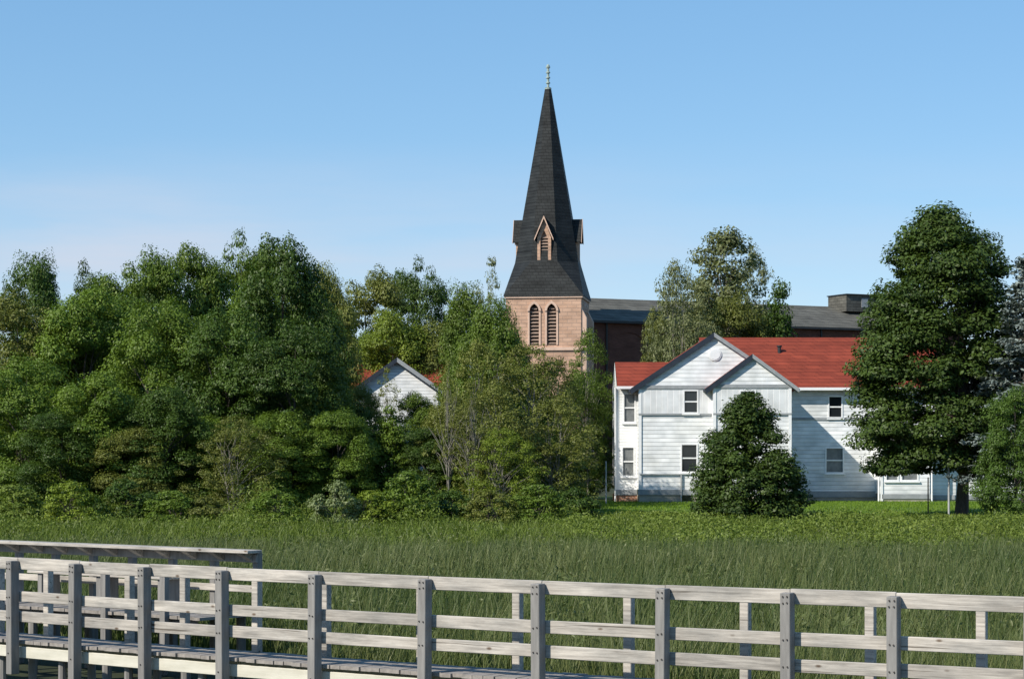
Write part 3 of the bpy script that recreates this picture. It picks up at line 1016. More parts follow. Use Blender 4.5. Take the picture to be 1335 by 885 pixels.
def house():
    Y0 = 108.0
    X0 = X_(930, Y0)
    G = 1.0
    root = empty('white_house', (X0, Y0, G))
    tag(root, 'two storey white clapboard house with red roof and twin front gables', 'house')
    lx = lambda px, yo=0: X_(px, Y0 + yo) - X0
    lz = lambda py, yo=0: Z_(py, Y0 + yo) - G
    D = 4.2                       # how far the gabled wing stands in front of the main range
    xl, xm, xr = lx(833), lx(928), lx(1028)
    zf, zs, zb, zeav = lz(645), lz(638), lz(540), lz(503)
    sl = .67
    xa = (xl + xr) / 2
    zap = zeav + (xr - xl) / 2 * sl
    yb = -.9                      # the smaller gable stands forward of the wing
    sb = .74
    xb = (xm + xr) / 2
    zbp = zeav + (xr - xm) / 2 * sb
    wi = [(lx(900.5), lz(539), .80, lz(508) - lz(539)), (lx(898.5), lz(616), .90, lz(578) - lz(616))]
    wb = (lx(975, yb), lz(540, yb), .86, 1.25)
    # wing: front wall left of the small gable, in lap siding, upper band in vertical boards
    bm = bmesh.new()
    holed(bm, [(xl, zs), (xm, zs), (xm, zb), (xl, zb)], [rect(*wi[1])], lambda u, v: Vector((u, 0, v)), (0, .1, 0))
    lower = obj('wall', bm, M['siding'], root)
    for x in (xl, xr):
        bm = bmesh.new()
        bm.faces.new([bm.verts.new(p) for p in ((x, 0, zs), (x, D, zs), (x, D, zb), (x, 0, zb))])
        obj('side_wall', bm, M['siding'], root)
        bm = bmesh.new()
        bm.faces.new([bm.verts.new(p) for p in ((x, -.03, zb), (x, D, zb), (x, D, zeav), (x, -.03, zeav))])
        obj('side_wall', bm, M['siding'], root)
    bm = bmesh.new()
    holed(bm, [(xl, zb), (xm, zb), (xm, zeav), (xl, zeav)], [rect(*wi[0])], lambda u, v: Vector((u, -.03, v)), (0, .13, 0))
    upper = obj('wall', bm, M['panel'], root)
    bm = bmesh.new()
    bm.faces.new([bm.verts.new(p) for p in ((xl, -.015, zeav), (xr, -.015, zeav), (xa, -.015, zap))])
    gab = obj('gable_wall', bm, M['siding'], root)
    bm = bmesh.new()              # round gable vent
    vx, vz = lx(932), lz(462)
    for rr, y0, y1 in ((.34, -.05, .0), (.27, -.075, -.045)):
        prism(bm, [(vx + rr * math.cos(2 * math.pi * k / 20), y0 - .01, vz + rr * math.sin(2 * math.pi * k / 20)) for k in range(20)], (0, y1 - y0, 0))
    obj('gable_vent', bm, M['trim'], gab)
    window(upper, wi[0][0], -.03, wi[0][1], wi[0][2], wi[0][3])
    window(lower, wi[1][0], 0, wi[1][1], wi[1][2], wi[1][3])
    # small gable
    bm = bmesh.new()
    bm.faces.new([bm.verts.new(p) for p in ((xm, yb, zs), (xr + .003, yb, zs), (xr + .003, yb, zb), (xm, yb, zb))])
    for x in (xm, xr + .003):
        bm.faces.new([bm.verts.new(p) for p in ((x, yb, zs), (x, .0, zs), (x, .0, zb), (x, yb, zb))])
    obj('wall', bm, M['siding'], root)
    bm = bmesh.new()
    holed(bm, [(xm, zb), (xr + .003, zb), (xr + .003, zeav), (xm, zeav)], [rect(*wb)], lambda u, v: Vector((u, yb - .03, v)), (0, .13, 0))
    for x in (xm, xr + .003):
        bm.faces.new([bm.verts.new(p) for p in ((x, yb - .03, zb), (x, .0, zb), (x, .0, zeav), (x, yb - .03, zeav))])
    ub = obj('wall', bm, M['panel'], root)
    window(ub, wb[0], yb - .03, wb[1], wb[2], wb[3])
    bm = bmesh.new()
    bm.faces.new([bm.verts.new(p) for p in ((xm, yb - .015, zeav), (xr, yb - .015, zeav), (xb, yb - .015, zbp))])
    obj('gable_wall', bm, M['siding'], root)
    # belts, corner boards, skirting, foundation
    for a, b, mt in (((xl - .02, -.07, zb - .05), (xm - .005, -.0335, zb + .05), 'greytrim'), ((xm - .02, yb - .07, zb - .05), (xr + .02, yb - .0335, zb + .05), 'greytrim'),
                     ((xl - .02, -.07, zeav - .16), (xm - .005, -.033, zeav + .03), 'greytrim'), ((xm - .02, yb - .075, zeav - .14), (xr + .02, yb - .033, zeav + .05), 'greytrim')):
        boxo('belt_board', a, b, M[mt], root)
    for x, y, z1 in ((xl, -.06, zeav - .17), (xr - .10, yb - .065, zeav - .15), (xm, yb - .065, zeav - .15)):
        boxo('corner_board', (x - .025, y, zs), (x + .13, y + .028, z1), M['trim'], root)
    boxo('skirt_board', (xl - .05, -.06, zf), (xm - .01, .05, zs), M['greytrim'], root)
    boxo('skirt_board', (xm - .02, yb - .06, zf), (xr + .05, .04, zs), M['greytrim'], root)
    fd = boxo('foundation', (xl, .0, -.6), (xr, D, zf - .003), M['concrete'], root)
    boxo('foundation', (xm, yb, -.6), (xr, -.005, zf - .003), M['concrete'], root)
    cw = boxo('basement_window', (lx(889), -.02, lz(653)), (lx(903), .003, lz(646)), M['glass'], root)
    # conduit
    bm = bmesh.new()
    box(bm, (xl + .05, -.10, lz(618) - .03), (lx(887), -.035, lz(618) + .03))
    box(bm, (lx(887) + .003, -.12, 0), (lx(887) + .07, -.036, lz(618) + .03))
    obj('conduit', bm, M['polemetal'], root)

    # roofs: two thin slabs per gable with verges
    def gable_roof(x0, x1, z_e, z_p, yf, yback, ov, th, left, right):
        xc = (x0 + x1) / 2
        s = (z_p - z_e) / ((x1 - x0) / 2)
        bm = bmesh.new()
        for sx, xe in ((-1, x0), (1, x1)):
            xo = xe + sx * ov
            zo = z_e - ov * s
            prism(bm, [(xc, yf - .14, z_p + th), (xo, yf - .14, zo + th), (xo, yf - .14, zo + .02), (xc, yf - .14, z_p + .02)], (0, yback - yf + .14, 0))
        rf = obj('roof', bm, M['redroof'], root)
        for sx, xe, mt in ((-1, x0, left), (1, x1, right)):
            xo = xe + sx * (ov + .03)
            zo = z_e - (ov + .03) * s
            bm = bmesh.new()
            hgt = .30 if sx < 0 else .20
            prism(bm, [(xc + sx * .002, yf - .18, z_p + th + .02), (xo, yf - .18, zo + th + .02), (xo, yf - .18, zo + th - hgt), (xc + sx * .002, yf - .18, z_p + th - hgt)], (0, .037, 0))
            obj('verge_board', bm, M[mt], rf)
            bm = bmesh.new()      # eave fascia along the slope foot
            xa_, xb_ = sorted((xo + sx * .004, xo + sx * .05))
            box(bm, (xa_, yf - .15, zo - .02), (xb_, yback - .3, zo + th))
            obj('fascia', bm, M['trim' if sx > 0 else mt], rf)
        return rf
    gable_roof(xl, xr, zeav, zap, -.0, D + 4.4, .40, .14, 'shadetrim', 'greytrim')
    gable_roof(xm, xr, zeav + .012, zbp, yb, .6, .38, .12, 'shadetrim', 'greytrim')

    # main range behind, ridge along x
    mx0, mx1 = xa, lx(1228, D)
    yc = D + 4.4
    zme = lz(504, D)
    zmr = lz(440, yc)
    wm = [(lx(1089, D), lz(545, D), .80, 1.22), (lx(1088, D), lz(617, D), 1.02, 1.42)]
    zfm, zsm = lz(648, D), lz(640, D)
    zbm = lz(545, D)
    bm = bmesh.new()
    holed(bm, [(xr, zsm), (mx1, zsm), (mx1, zme), (xr, zme)], [rect(*q) for q in wm], lambda u, v: Vector((u, D, v)), (0, .1, 0))
    for x in (mx0, mx1):
        bm.faces.new([bm.verts.new(p) for p in ((x, D, zsm), (x, D + 8.8, zsm), (x, D + 8.8, zme), (x, yc, zmr), (x, D, zme))])
    bm.faces.new([bm.verts.new(p) for p in ((mx0, D + 8.8, zsm), (mx1, D + 8.8, zsm), (mx1, D + 8.8, zme), (mx0, D + 8.8, zme))])
    mw = obj('wall', bm, M['siding'], root)
    window(mw, wm[0][0], D, wm[0][1], wm[0][2], wm[0][3])
    window(mw, wm[1][0], D, wm[1][1], wm[1][2], wm[1][3], blind=True)
    boxo('belt_board', (xr + .003, D - .05, zbm - .1), (mx1, D - .003, zbm + .04), M['greytrim'], root)
    boxo('skirt_board', (xr + .01, D - .06, zfm), (mx1, D + .03, zsm), M['greytrim'], root)
    boxo('foundation', (mx0, D + .005, -.6), (mx1, D + 8.8, zfm - .003), M['concrete'], root)
    boxo('basement_window', (lx(1073, D), D - .02, lz(660, D)), (lx(1095, D), D + .003, lz(652, D)), M['glass'], root)
    bm = bmesh.new()
    prism(bm, [(mx0, D - .45, zme - .05), (mx0, yc, zmr), (mx0, D + 9.2, zme - .05), (mx0, D + 9.2, zme - .2), (mx0, yc, zmr - .16), (mx0, D - .45, zme - .2)], (mx1 - mx0 + .3, 0, 0))
    mr_ = obj('roof', bm, M['redroof'], root)
    boxo('gutter', (xr + .45, D - .58, zme - .21), (mx1 + .3, D - .455, zme - .06), M['trim'], mr_)
    bm = bmesh.new()
    lathe(bm, [(.10, zmr - 1.15), (.10, zmr - .62), (.15, zmr - .6), (.15, zmr - .52)], 8, (lx(1016, yc - 1.5), yc - 1.5))
    obj('vent_pipe', bm, M['darkmetal'], mr_)
    # left wing with a lower red roof
    yl = 1.6
    l0, l1 = lx(804, yl), xl - .005
    zl = lz(503, yl)
    zlr = lz(472, yl + 2.2)
    wl = [(lx(820.5, yl), lz(551, yl), .66, lz(512, yl) - lz(551, yl)), (lx(819, yl), lz(621, yl), .68, lz(582, yl) - lz(621, yl))]
    bm = bmesh.new()
    holed(bm, [(l0, lz(638, yl)), (l1, lz(638, yl)), (l1, zl), (l0, zl)], [rect(*q) for q in wl], lambda u, v: Vector((u, yl, v)), (0, .1, 0))
    bm.faces.new([bm.verts.new(p) for p in ((l0, yl, lz(638, yl)), (l0, yl + 4.4, lz(638, yl)), (l0, yl + 4.4, zl), (l0, yl + 2.2, zlr), (l0, yl, zl))])
    bm.faces.new([bm.verts.new(p) for p in ((l0, yl + 4.4, lz(638, yl)), (l1, yl + 4.4, lz(638, yl)), (l1, yl + 4.4, zl), (l0, yl + 4.4, zl))])
    lw_ = obj('wall', bm, M['siding_sunlit'], root)
    for q in wl:
        window(lw_, q[0], yl, q[1], q[2], q[3], .06, True)
    boxo('corner_board', (l0 - .03, yl - .03, lz(638, yl)), (l0 + .10, yl - .003, zl - .1), M['trim'], root)
    boxo('skirt_board', (l0 - .04, yl - .05, lz(645, yl)), (l1, yl + .05, lz(638, yl) - .003), M['greytrim'], root)
    boxo('foundation', (l0, yl, -.6), (l1, yl + 4.4, lz(645, yl) - .003), M['orange_brick'], root)
    bm = bmesh.new()
    prism(bm, [(l0 + .02, yl - .4, zl - .04), (l0 + .02, yl + 2.2, zlr), (l0 + .02, yl + 4.8, zl - .04), (l0 + .02, yl + 4.8, zl - .16), (l0 + .02, yl + 2.2, zlr - .14), (l0 + .02, yl - .4, zl - .16)], (lx(872, yl + 2) - l0, 0, 0))
    rl = obj('roof', bm, M['redroof'], root)
    boxo('gutter', (l0 - .02, yl - .5, zl - .17), (l1, yl - .405, zl - .03), M['trim'], rl)
    bm = bmesh.new()
    tube(bm, [(l0 - .08, yl - .1, -.05), (l0 - .08, yl - .1, zl - .1)], [.045, .045], 8)
    obj('downpipe', bm, M['trim'], root)
    # enclosed porch at the right
    yp = 1.9
    p0, p1 = lx(1151, yp), lx(1212, yp)
    zp1, zps, zpf = lz(575, yp), lz(644, yp), lz(650, yp)
    wp = [(lx(1163, yp), lz(627, yp), .72, 1.0), (lx(1186, yp), lz(627, yp), .95, 1.0)]
    bm = bmesh.new()
    holed(bm, [(p0, zps), (p1, zps), (p1, zp1), (p0, zp1)], [rect(*q) for q in wp], lambda u, v: Vector((u, yp, v)), (0, .1, 0))
    for x in (p0, p1):
        bm.faces.new([bm.verts.new(p) for p in ((x, yp, zps), (x, D, zps), (x, D, zp1), (x, yp, zp1))])
    pw = obj('porch_wall', bm, M['siding'], root)
    for q in wp:
        window(pw, q[0], yp, q[1], q[2], q[3], .07, True)
    boxo('porch_skirt', (p0 - .04, yp - .05, zpf), (p1 + .04, yp + .04, zps - .003), M['greytrim'], root)
    boxo('foundation', (p0, yp, -.6), (p1, D - .005, zpf - .003), M['concrete'], root)
    bm = bmesh.new()
    prism(bm, [(p0 - .2, yp - .35, zp1), (p0 - .2, D - .01, zp1 + .9), (p0 - .2, D - .01, zp1 + .75), (p0 - .2, yp - .35, zp1 - .13)], (p1 - p0 + .4, 0, 0))
    obj('porch_roof', bm, M['greyslate'], root)
    boxo('corner_board', (p0 - .13, yp - .05, .05), (p0 - .0, yp - .003, zp1 - .13), M['trim'], root)
    bm = bmesh.new()
    tube(bm, [(p0 - .20, yp + .1, 0), (p0 - .2, yp + .1, zme - .3)], [.05, .05], 8)
    tube(bm, [(p1 + .1, yp - .1, 0), (p1 + .1, yp - .1, zp1)], [.045, .045], 8)
    obj('downpipe', bm, M['trim'], root)
    # low annex running on to the right
    ya = 3.0
    a0, a1 = p1 + .005, lx(1392, ya)
    za1, zas, zaf = lz(590, ya), lz(645, ya), lz(651, ya)
    wa = [(lx(1232 + 50 * k, ya), lz(628, ya), .95, 1.1) for k in (1, 2)]
    bm = bmesh.new()
    holed(bm, [(a0, zas), (a1, zas), (a1, za1), (a0, za1)], [rect(*q) for q in wa], lambda u, v: Vector((u, ya, v)), (0, .1, 0))
    bm.faces.new([bm.verts.new(p) for p in ((a1, ya, zas), (a1, ya + 6, zas), (a1, ya + 6, za1), (a1, ya + 3, za1 + 1.5), (a1, ya, za1))])
    aw = obj('annex_wall', bm, M['siding'], root)
    for q in wa:
        window(aw, q[0], ya, q[1], q[2], q[3], .07)
    boxo('skirt_board', (a0, ya - .05, zaf), (a1 + .04, ya + .04, zas - .003), M['greytrim'], root)
    boxo('foundation', (a0, ya, -.6), (a1, ya + 6, zaf - .003), M['concrete'], root)
    boxo('basement_window', (lx(1281, ya), ya - .02, lz(664, ya)), (lx(1299, ya), ya + .003, lz(655, ya)), M['glass'], root)
    bm = bmesh.new()
    prism(bm, [(a0, ya - .4, za1 - .1), (a0, ya + 3, za1 + 1.6), (a0, ya + 6.4, za1 - .1), (a0, ya + 6.4, za1 - .24), (a0, ya + 3, za1 + 1.45), (a0, ya - .4, za1 - .24)], (a1 - a0 + .3, 0, 0))
    obj('annex_roof', bm, M['greyslate'], root)


house()


def far_house():
    Y0 = 138.0
    X0 = X_(518, Y0)
    G = ground_z(X0, Y0)
    root = empty('white_house', (X0, Y0, G))
    tag(root, 'second white gabled house with red roof half hidden among the trees', 'house')
    lx = lambda px: X_(px, Y0) - X0
    lz = lambda py: Z_(py, Y0) - G
    xl, xr = lx(464), lx(572)
    za, ze = lz(470), lz(508)
    bm = bmesh.new()
    q = [(lx(495), lz(600), .9, 1.5), (lx(540), lz(600), .9, 1.5)]
    holed(bm, [(xl, 0), (xr, 0), (xr, ze), (0, za), (xl, ze)], [rect(*w_) for w_ in q], lambda u, v: Vector((u, 0, v)), (0, .1, 0))
    for x in (xl, xr):
        bm.faces.new([bm.verts.new(p) for p in ((x, 0, 0), (x, 9, 0), (x, 9, ze), (x, 0, ze))])
    wl = obj('wall', bm, M['siding'], root)
    for w_ in q:
        window(wl, w_[0], 0, w_[1], w_[2], w_[3])
    for sx, xe in ((-1, xl), (1, xr)):
        bm = bmesh.new()
        s = (za - ze) / xr
        xo = xe + sx * .4
        zo = ze - .4 * s
        prism(bm, [(0, -.35, za + .16), (xo, -.35, zo + .16), (xo, -.35, zo + .02), (0, -.35, za + .02)], (0, 9.5, 0))
        rf = obj('roof', bm, M['redroof'], root)
        bm = bmesh.new()
        prism(bm, [(sx * .002, -.39, za + .19), (xo, -.39, zo + .19), (xo, -.39, zo - .12), (sx * .002, -.39, za - .12)], (0, .037, 0))
        obj('verge_board', bm, M['shadetrim' if sx < 0 else 'greytrim'], rf)
    # main range behind with the ridge along x
    yb = 3.0
    m0, m1 = lx(452), lx(588)
    zr_, zm = lz(472), lz(508)
    bm = bmesh.new()
    prism(bm, [(m0, yb, zm), (m0, yb + 4, lz(469)), (m0, yb + 8, zm), (m0, yb + 8, zm - .15), (m0, yb + 4, lz(469) - .15), (m0, yb, zm - .15)], (m1 - m0, 0, 0))
    obj('roof', bm, M['redroof'], root)
    boxo('wall', (m0 + .2, yb + .4, 0), (m1 - .2, yb + 7.6, zm - .16), M['siding'], root)


far_house()


# ------------------------------------------------------------------ boardwalk
def bwY(x):
    return 23.0 - .62 * x + .012 * x * x


def on_line(px, off=0.0):
    u = (px - 667.5) / F
    x = 0.0
    for _ in range(60):
        x = u * (bwY(x) + off)
    return x, bwY(x) + off


def frame(x, y, z, dx, dy):
    a = math.atan2(dy, dx)
    return Matrix.Translation((x, y, z)) @ Matrix.Rotation(a, 4, 'Z')


DZ = 1.1                     # deck level
BOLT = None


def bolt_mesh():
    global BOLT
    if BOLT is None:
        bm = bmesh.new()
        bmesh.ops.create_cone(bm, cap_ends=True, segments=8, radius1=.0095, radius2=.008, depth=.014, matrix=Matrix.Rotation(R(90), 4, 'X'))
        BOLT = bpy.data.meshes.new('bolt')
        bm.to_mesh(BOLT)
        bm.free()
        BOLT.materials.append(M['iron'])
    return BOLT


def timber(name, Ln, hgt, thk, mat, parent, mtx, bev=.006):
    """board along local x, from 0 to Ln, y 0..thk, z 0..hgt"""
    bm = bmesh.new()
    box(bm, (0, 0, 0), (Ln, thk, hgt))
    bmesh.ops.bevel(bm, geom=bm.edges[:], offset=bev, segments=1, affect='EDGES')
    return obj(name, bm, mat, parent, mtx=mtx)


def boardwalk():
    rng = random.Random(4)
    root = empty('boardwalk', (0, 23.0, DZ))
    tag(root, 'long weathered timber boardwalk with a three rail railing crossing the marsh in the foreground', 'boardwalk')
    inv = Matrix.Translation((0, -23.0, -DZ))
    pxs = [-190, -118, -52, 22, 103, 194, 295, 415, 558, 706, 867, 1030, 1168, 1345, 1520]
    P = [on_line(p) for p in pxs]
    n = len(P)
    post_bm = None
    for i, (x, y) in enumerate(P):
        a, b = P[max(0, i - 1)], P[min(n - 1, i + 1)]
        dx, dy = b[0] - a[0], b[1] - a[1]
        mtx = inv @ frame(x, y, DZ, dx, dy)
        bm = bmesh.new()
        box(bm, (-.055, -.14, -.44), (.055, -.0, 1.065))
        bmesh.ops.bevel(bm, geom=bm.edges[:], offset=.006, segments=1, affect='EDGES')
        mtx = mtx @ Matrix.Rotation(R(rng.uniform(-.5, .5)), 4, 'Y')
        po = obj('post', bm, M['post'], root, mtx=mtx)
        for bx, bz in ((-.025, 1.03), (.025, 1.03), (-.025, .965), (.025, .965), (-.024, .585), (.024, .585), (-.024, .315), (.024, .315), (0, -.16)):
            bo = bpy.data.objects.new('bolt', bolt_mesh())
            COL.objects.link(bo)
            bo.parent = po
            bo.location = (bx + rng.uniform(-.004, .004), -.145, bz + rng.uniform(-.006, .006))
    for i in range(n - 1):
        (x0, y0), (x1, y1) = P[i], P[i + 1]
        dx, dy = x1 - x0, y1 - y0
        Ln = math.hypot(dx, dy)
        for hz, hh_ in ((.942, .155), (.515, .138), (.245, .138)):
            jz = rng.uniform(-.005, .005)
            m = inv @ frame(x0, y0, DZ + hz + jz, dx, dy) @ Matrix.Rotation(R(rng.uniform(-.12, .12)), 4, 'Y') @ Matrix.Translation((0, .006 + rng.uniform(0, .004), 0))
            timber('rail', Ln - .004, hh_ + rng.uniform(-.006, .004), .042, M['board'], root, m)
        # deck of the span: cross planks with uneven ends
        bm = bmesh.new()
        k = 0.0
        while k < Ln - .02:
            wv = min(.138, Ln - k - .004)
            e0, e1 = rng.uniform(-.03, .015), rng.uniform(-.02, .02)
            zt = rng.uniform(-.004, .003)
            box(bm, (k, e0 + .0, -.045 + zt), (k + wv, .74 + e1, zt))
            k += .146
        obj('deck', bm, M['deck'], root, mtx=inv @ frame(x0, y0, DZ, dx, dy) @ Matrix.Translation((0, .055, 0)))
        timber('beam', Ln - .003, .15, .05, M['beam'], root, inv @ frame(x0, y0, DZ - .235, dx, dy) @ Matrix.Translation((0, .065, 0)))
        timber('beam', Ln - .003, .15, .05, M['beam'], root, inv @ frame(x0, y0, DZ - .235, dx, dy) @ Matrix.Translation((0, .68, 0)))
        for q in (.2, .7):
            bm = bmesh.new()
            tube(bm, [(Ln * .55, q, -1.2), (Ln * .55, q, -.24)], [.06, .055], 9)
            obj('pile', bm, M['post'], root, mtx=inv @ frame(x0, y0, DZ, dx, dy))
    # posts along the back edge
    for px in (-60, 0, 63, 169, 241, 335, 425, 550, 675, 820, 972, 1135, 1280, 1440):
        x, y = on_line(px, .92)
        s = -.62 + .024 * x
        bm = bmesh.new()
        box(bm, (-.05, -.05, -.3), (.05, .05, .93))
        bmesh.ops.bevel(bm, geom=bm.edges[:], offset=.006, segments=1, affect='EDGES')
        obj('back_post', bm, M['board'], root, mtx=inv @ frame(x, y, DZ, 1, s))


boardwalk()


def platform():
    """the far leg of the walk: a platform with a capped railing and a bench"""
    rng = random.Random(9)
    E = Vector((X_(334, 29.6), 29.6))
    d = Vector((-1, .74)).normalized()
    root = empty('viewing_platform', (E.x, E.y, DZ), 0)
    tag(root, 'weathered timber platform with a capped railing and bench behind the left end of the boardwalk', 'platform')
    a = math.atan2(-d.y, -d.x)
    base = Matrix.Rotation(a, 4, 'Z')        # local +x runs right along the railing, the end is x = 0
    Ln = 9.0
    up = .24                                 # the platform lies a step above the walk
    timber('cap_rail', Ln, .045, .30, M['board'], root, base @ Matrix.Translation((-Ln + .08, -.26, 1.07)))
    timber('rail', Ln, .12, .04, M['post'], root, base @ Matrix.Translation((-Ln, -.0, .93)))  # darker timber here paints in more shade under the cap
    timber('rail', Ln, .10, .04, M['board'], root, base @ Matrix.Translation((-Ln, 0, .50)))
    for k in range(11):
        bm = bmesh.new()
        box(bm, (-.05, .042, -.4), (.05, .14, 1.065))
        obj('post', bm, M['post'], root, mtx=base @ Matrix.Translation((-.06 - k * .86, 0, 0)))
    for k in range(15):
        bm = bmesh.new()
        prism(bm, [(-.05, -.002, .95), (-.05, -.24, 1.068), (-.05, -.002, 1.068)], (.10, 0, 0))
        obj('bracket', bm, M['board'], root, mtx=base @ Matrix.Translation((-.12 - k * .56, 0, 0)))
    bm = bmesh.new()
    k = -Ln
    while k < .1:
        box(bm, (k, -1.3 + rng.uniform(-.02, .02), up - .045), (k + .138, .16, up + rng.uniform(-.004, .003)))
        k += .146
    obj('deck', bm, M['deck'], root, mtx=base)
    timber('beam', Ln, .15, .05, M['deck'], root, base @ Matrix.Translation((-Ln, -1.2, up - .20)))
    for k in range(6):
        for q in (-1.1, 0):
            bm = bmesh.new()
            tube(bm, [(-.3 - k * 1.6, q, -1.2), (-.3 - k * 1.6, q, up - .05)], [.07, .07], 9)
            obj('pile', bm, M['post'], root, mtx=base)
    for k in range(7):
        bm = bmesh.new()
        box(bm, (-.05, -1.36, -.3), (.05, -1.27, .86))
        obj('front_post', bm, M['post'], root, mtx=base @ Matrix.Translation((-.5 - k * 1.2, 0, 0)))
    b = empty('bench', (E.x, E.y, DZ))
    tag(b, 'low slatted timber bench standing on the platform behind the boardwalk', 'bench')
    for j in range(3):
        timber('seat_slat', 3.0, .04, .13, M['board'], b, base @ Matrix.Translation((-4.2, -.62 + j * .145, up + .43)))
    for x in (-4.0, -2.7, -1.4):
        bm = bmesh.new()
        box(bm, (x, -.58, up + .004), (x + .09, -.22, up + .427))
        obj('leg', bm, M['post'], b, mtx=base)


platform()


# ------------------------------------------------------------------ poles
def pole(px, top, bot, Y, rad, label, bark):
    x = X_(px, Y)
    g = ground_z(x, Y)
    bm = bmesh.new()
    tube(bm, [(0, 0, -.3), (0, 0, Z_(top, Y) - g)], [rad, rad * .9], 8)
    o = obj('pole', bm, M[bark])
    o.location = (x, Y, g)
    tag(o, label, 'pole')


pole(1237, 606, 672, 87, .045, 'pale metal pole standing just left of the big tree trunk', 'polemetal')
pole(1210, 622, 670, 90, .03, 'thin dark pole before the enclosed porch of the white house', 'bark')
pole(790, 601, 656, 104, .04, 'pale pole on the lawn left of the white house', 'polemetal')

# ------------------------------------------------------------------ trees
W = 'trees of the wood left of the church'
T = lambda *a, **k: tree('broadleaf_tree', *a, **k)
T('dome_a', 'dark', 42, 338, 120, 116, 'dark round topped tree at the far left end of the skyline', group=W)
T('high_a', 'dark', 118, 356, 90, 119, 'low dark tree in the dip of the skyline near the left', group=W)
T('dome_b', 'mid', 185, 336, 130, 108, 'mid green tree at the left shoulder of the tall skyline trees', group=W)
T('tall_b', 'mid', 255, 328, 125, 110, 'mid green tree just left of the highest trees of the wood', group=W)
T('high_a', 'mid', 315, 319, 110, 113, 'round headed tree left of the tallest dark tree', group=W)
T('tall_a', 'dark', 368, 317, 150, 98, 'tallest dark tree of the wood with a pointed top', group=W)
T('dome_a', 'olive', 425, 352, 95, 122, 'olive tree right behind the tallest dark tree', group=W)
T('dome_b', 'olive', 478, 360, 130, 152, 'yellowish tree at the middle of the wood skyline', group=W)
T('high_a', 'dark', 546, 349, 90, 158, 'dark flat topped tree standing above the gable in the wood', group=W)
T('dome_a', 'mid', 610, 376, 100, 114, 'mid green tree between the flat topped tree and the spire', group=W)
T('tall_a', 'light', 512, 410, 125, 145, 'bright yellow green tree right behind the half hidden house', group=W)
T('dome_b', 'mid', 445, 415, 100, 150, 'mid green tree behind the left end of the half hidden house', group=W)
T('dome_a', 'olive', 570, 425, 120, 146, 'olive tree behind the right end of the half hidden house', group=W)
tree('sparse_tree', 'sparse', 'grey', 643, 336, 70, 106, 'thin sparse tree with wispy top beside the church tower')
T('dome_b', 'olive', 22, 392, 170, 100, 'olive tree below the far left skyline tree', group=W)
T('tall_b', 'mid', 112, 382, 165, 99, 'mid green tree in the second row near the left', group=W)
T('dome_a', 'mid', 205, 400, 170, 95, 'broad mid green tree filling the left middle of the wood', group=W)
T('tall_a', 'dark', 300, 408, 150, 93, 'dark tree in front of the skyline trees left of the centre', group=W)
T('dome_b', 'dark', 385, 430, 150, 92, 'dark rounded tree below the tallest tree', group=W)
T('high_a', 'dark', 420, 470, 72, 96, 'dark tree covering the left end of the half hidden house', group=W)
T('dome_a', 'mid', 642, 398, 116, 101, 'mid green rounded tree just left of the church tower', group=W)
tree('slender_tree', 'fine_a', 'olive', 628, 446, 98, 96, 'slender olive tree with pale stems right of the half hidden house')
tree('slender_tree', 'fine_b', 'olive', 690, 452, 150, 98, 'fine leaved olive tree in front of the church tower base')
tree('slender_tree', 'fine_b', 'olive', 722, 468, 105, 109, 'feathery tree close under the right half of the church tower')
tree('slender_tree', 'fine_a', 'mid', 768, 432, 75, 112, 'slender tree between the church tower and the white house')
T('tall_b', 'dark', 757, 490, 90, 116, 'dark tree in the gap left of the white house', group=W)
T('dome_b', 'mid', 35, 470, 150, 90, 'mid green tree low at the left edge', group=W)
T('tall_a', 'mid', 125, 490, 140, 88, 'mid green tree in the front row near the left', group=W)
T('dome_a', 'dark', 215, 510, 140, 88, 'dark spreading tree in the front row with deep shade below', group=W)
tree('slender_tree', 'fine_b', 'olive', 308, 545, 115, 85.5, 'small olive tree with a thin trunk at the edge of the wood')
T('dome_b', 'mid', 440, 538, 110, 90, 'rounded tree in front of the half hidden house', group=W)
T('cone', 'mid', 508, 532, 62, 93, 'small pointed tree directly below the half hidden gable', group=W)
T('tall_b', 'dark', 560, 560, 100, 92, 'dark front tree below the pale bare stems', group=W)
tree('slender_tree', 'fine_a', 'olive', 640, 505, 130, 89, 'feathery olive tree at the front of the wood below the church')
tree('slender_tree', 'fine_b', 'light', 655, 560, 110, 86, 'light green feathery tree low at the edge below the church')
tree('slender_tree', 'fine_a', 'olive', 722, 520, 120, 90, 'feathery olive tree at the right end of the wood')
T('dome_a', 'dark', 690, 570, 130, 93, 'dark tree deep behind the feathery trees', group=W)
tree('bare_tree', 'sparse', 'olive', 586, 470, 62, 88, 'nearly bare tree with pale leaning stems right of the hidden house')
tree('bare_tree', 'sparse', 'olive', 612, 500, 80, 87, 'nearly bare tree with pale stems among the feathery trees')
B = 'bushes along the foot of the wood'
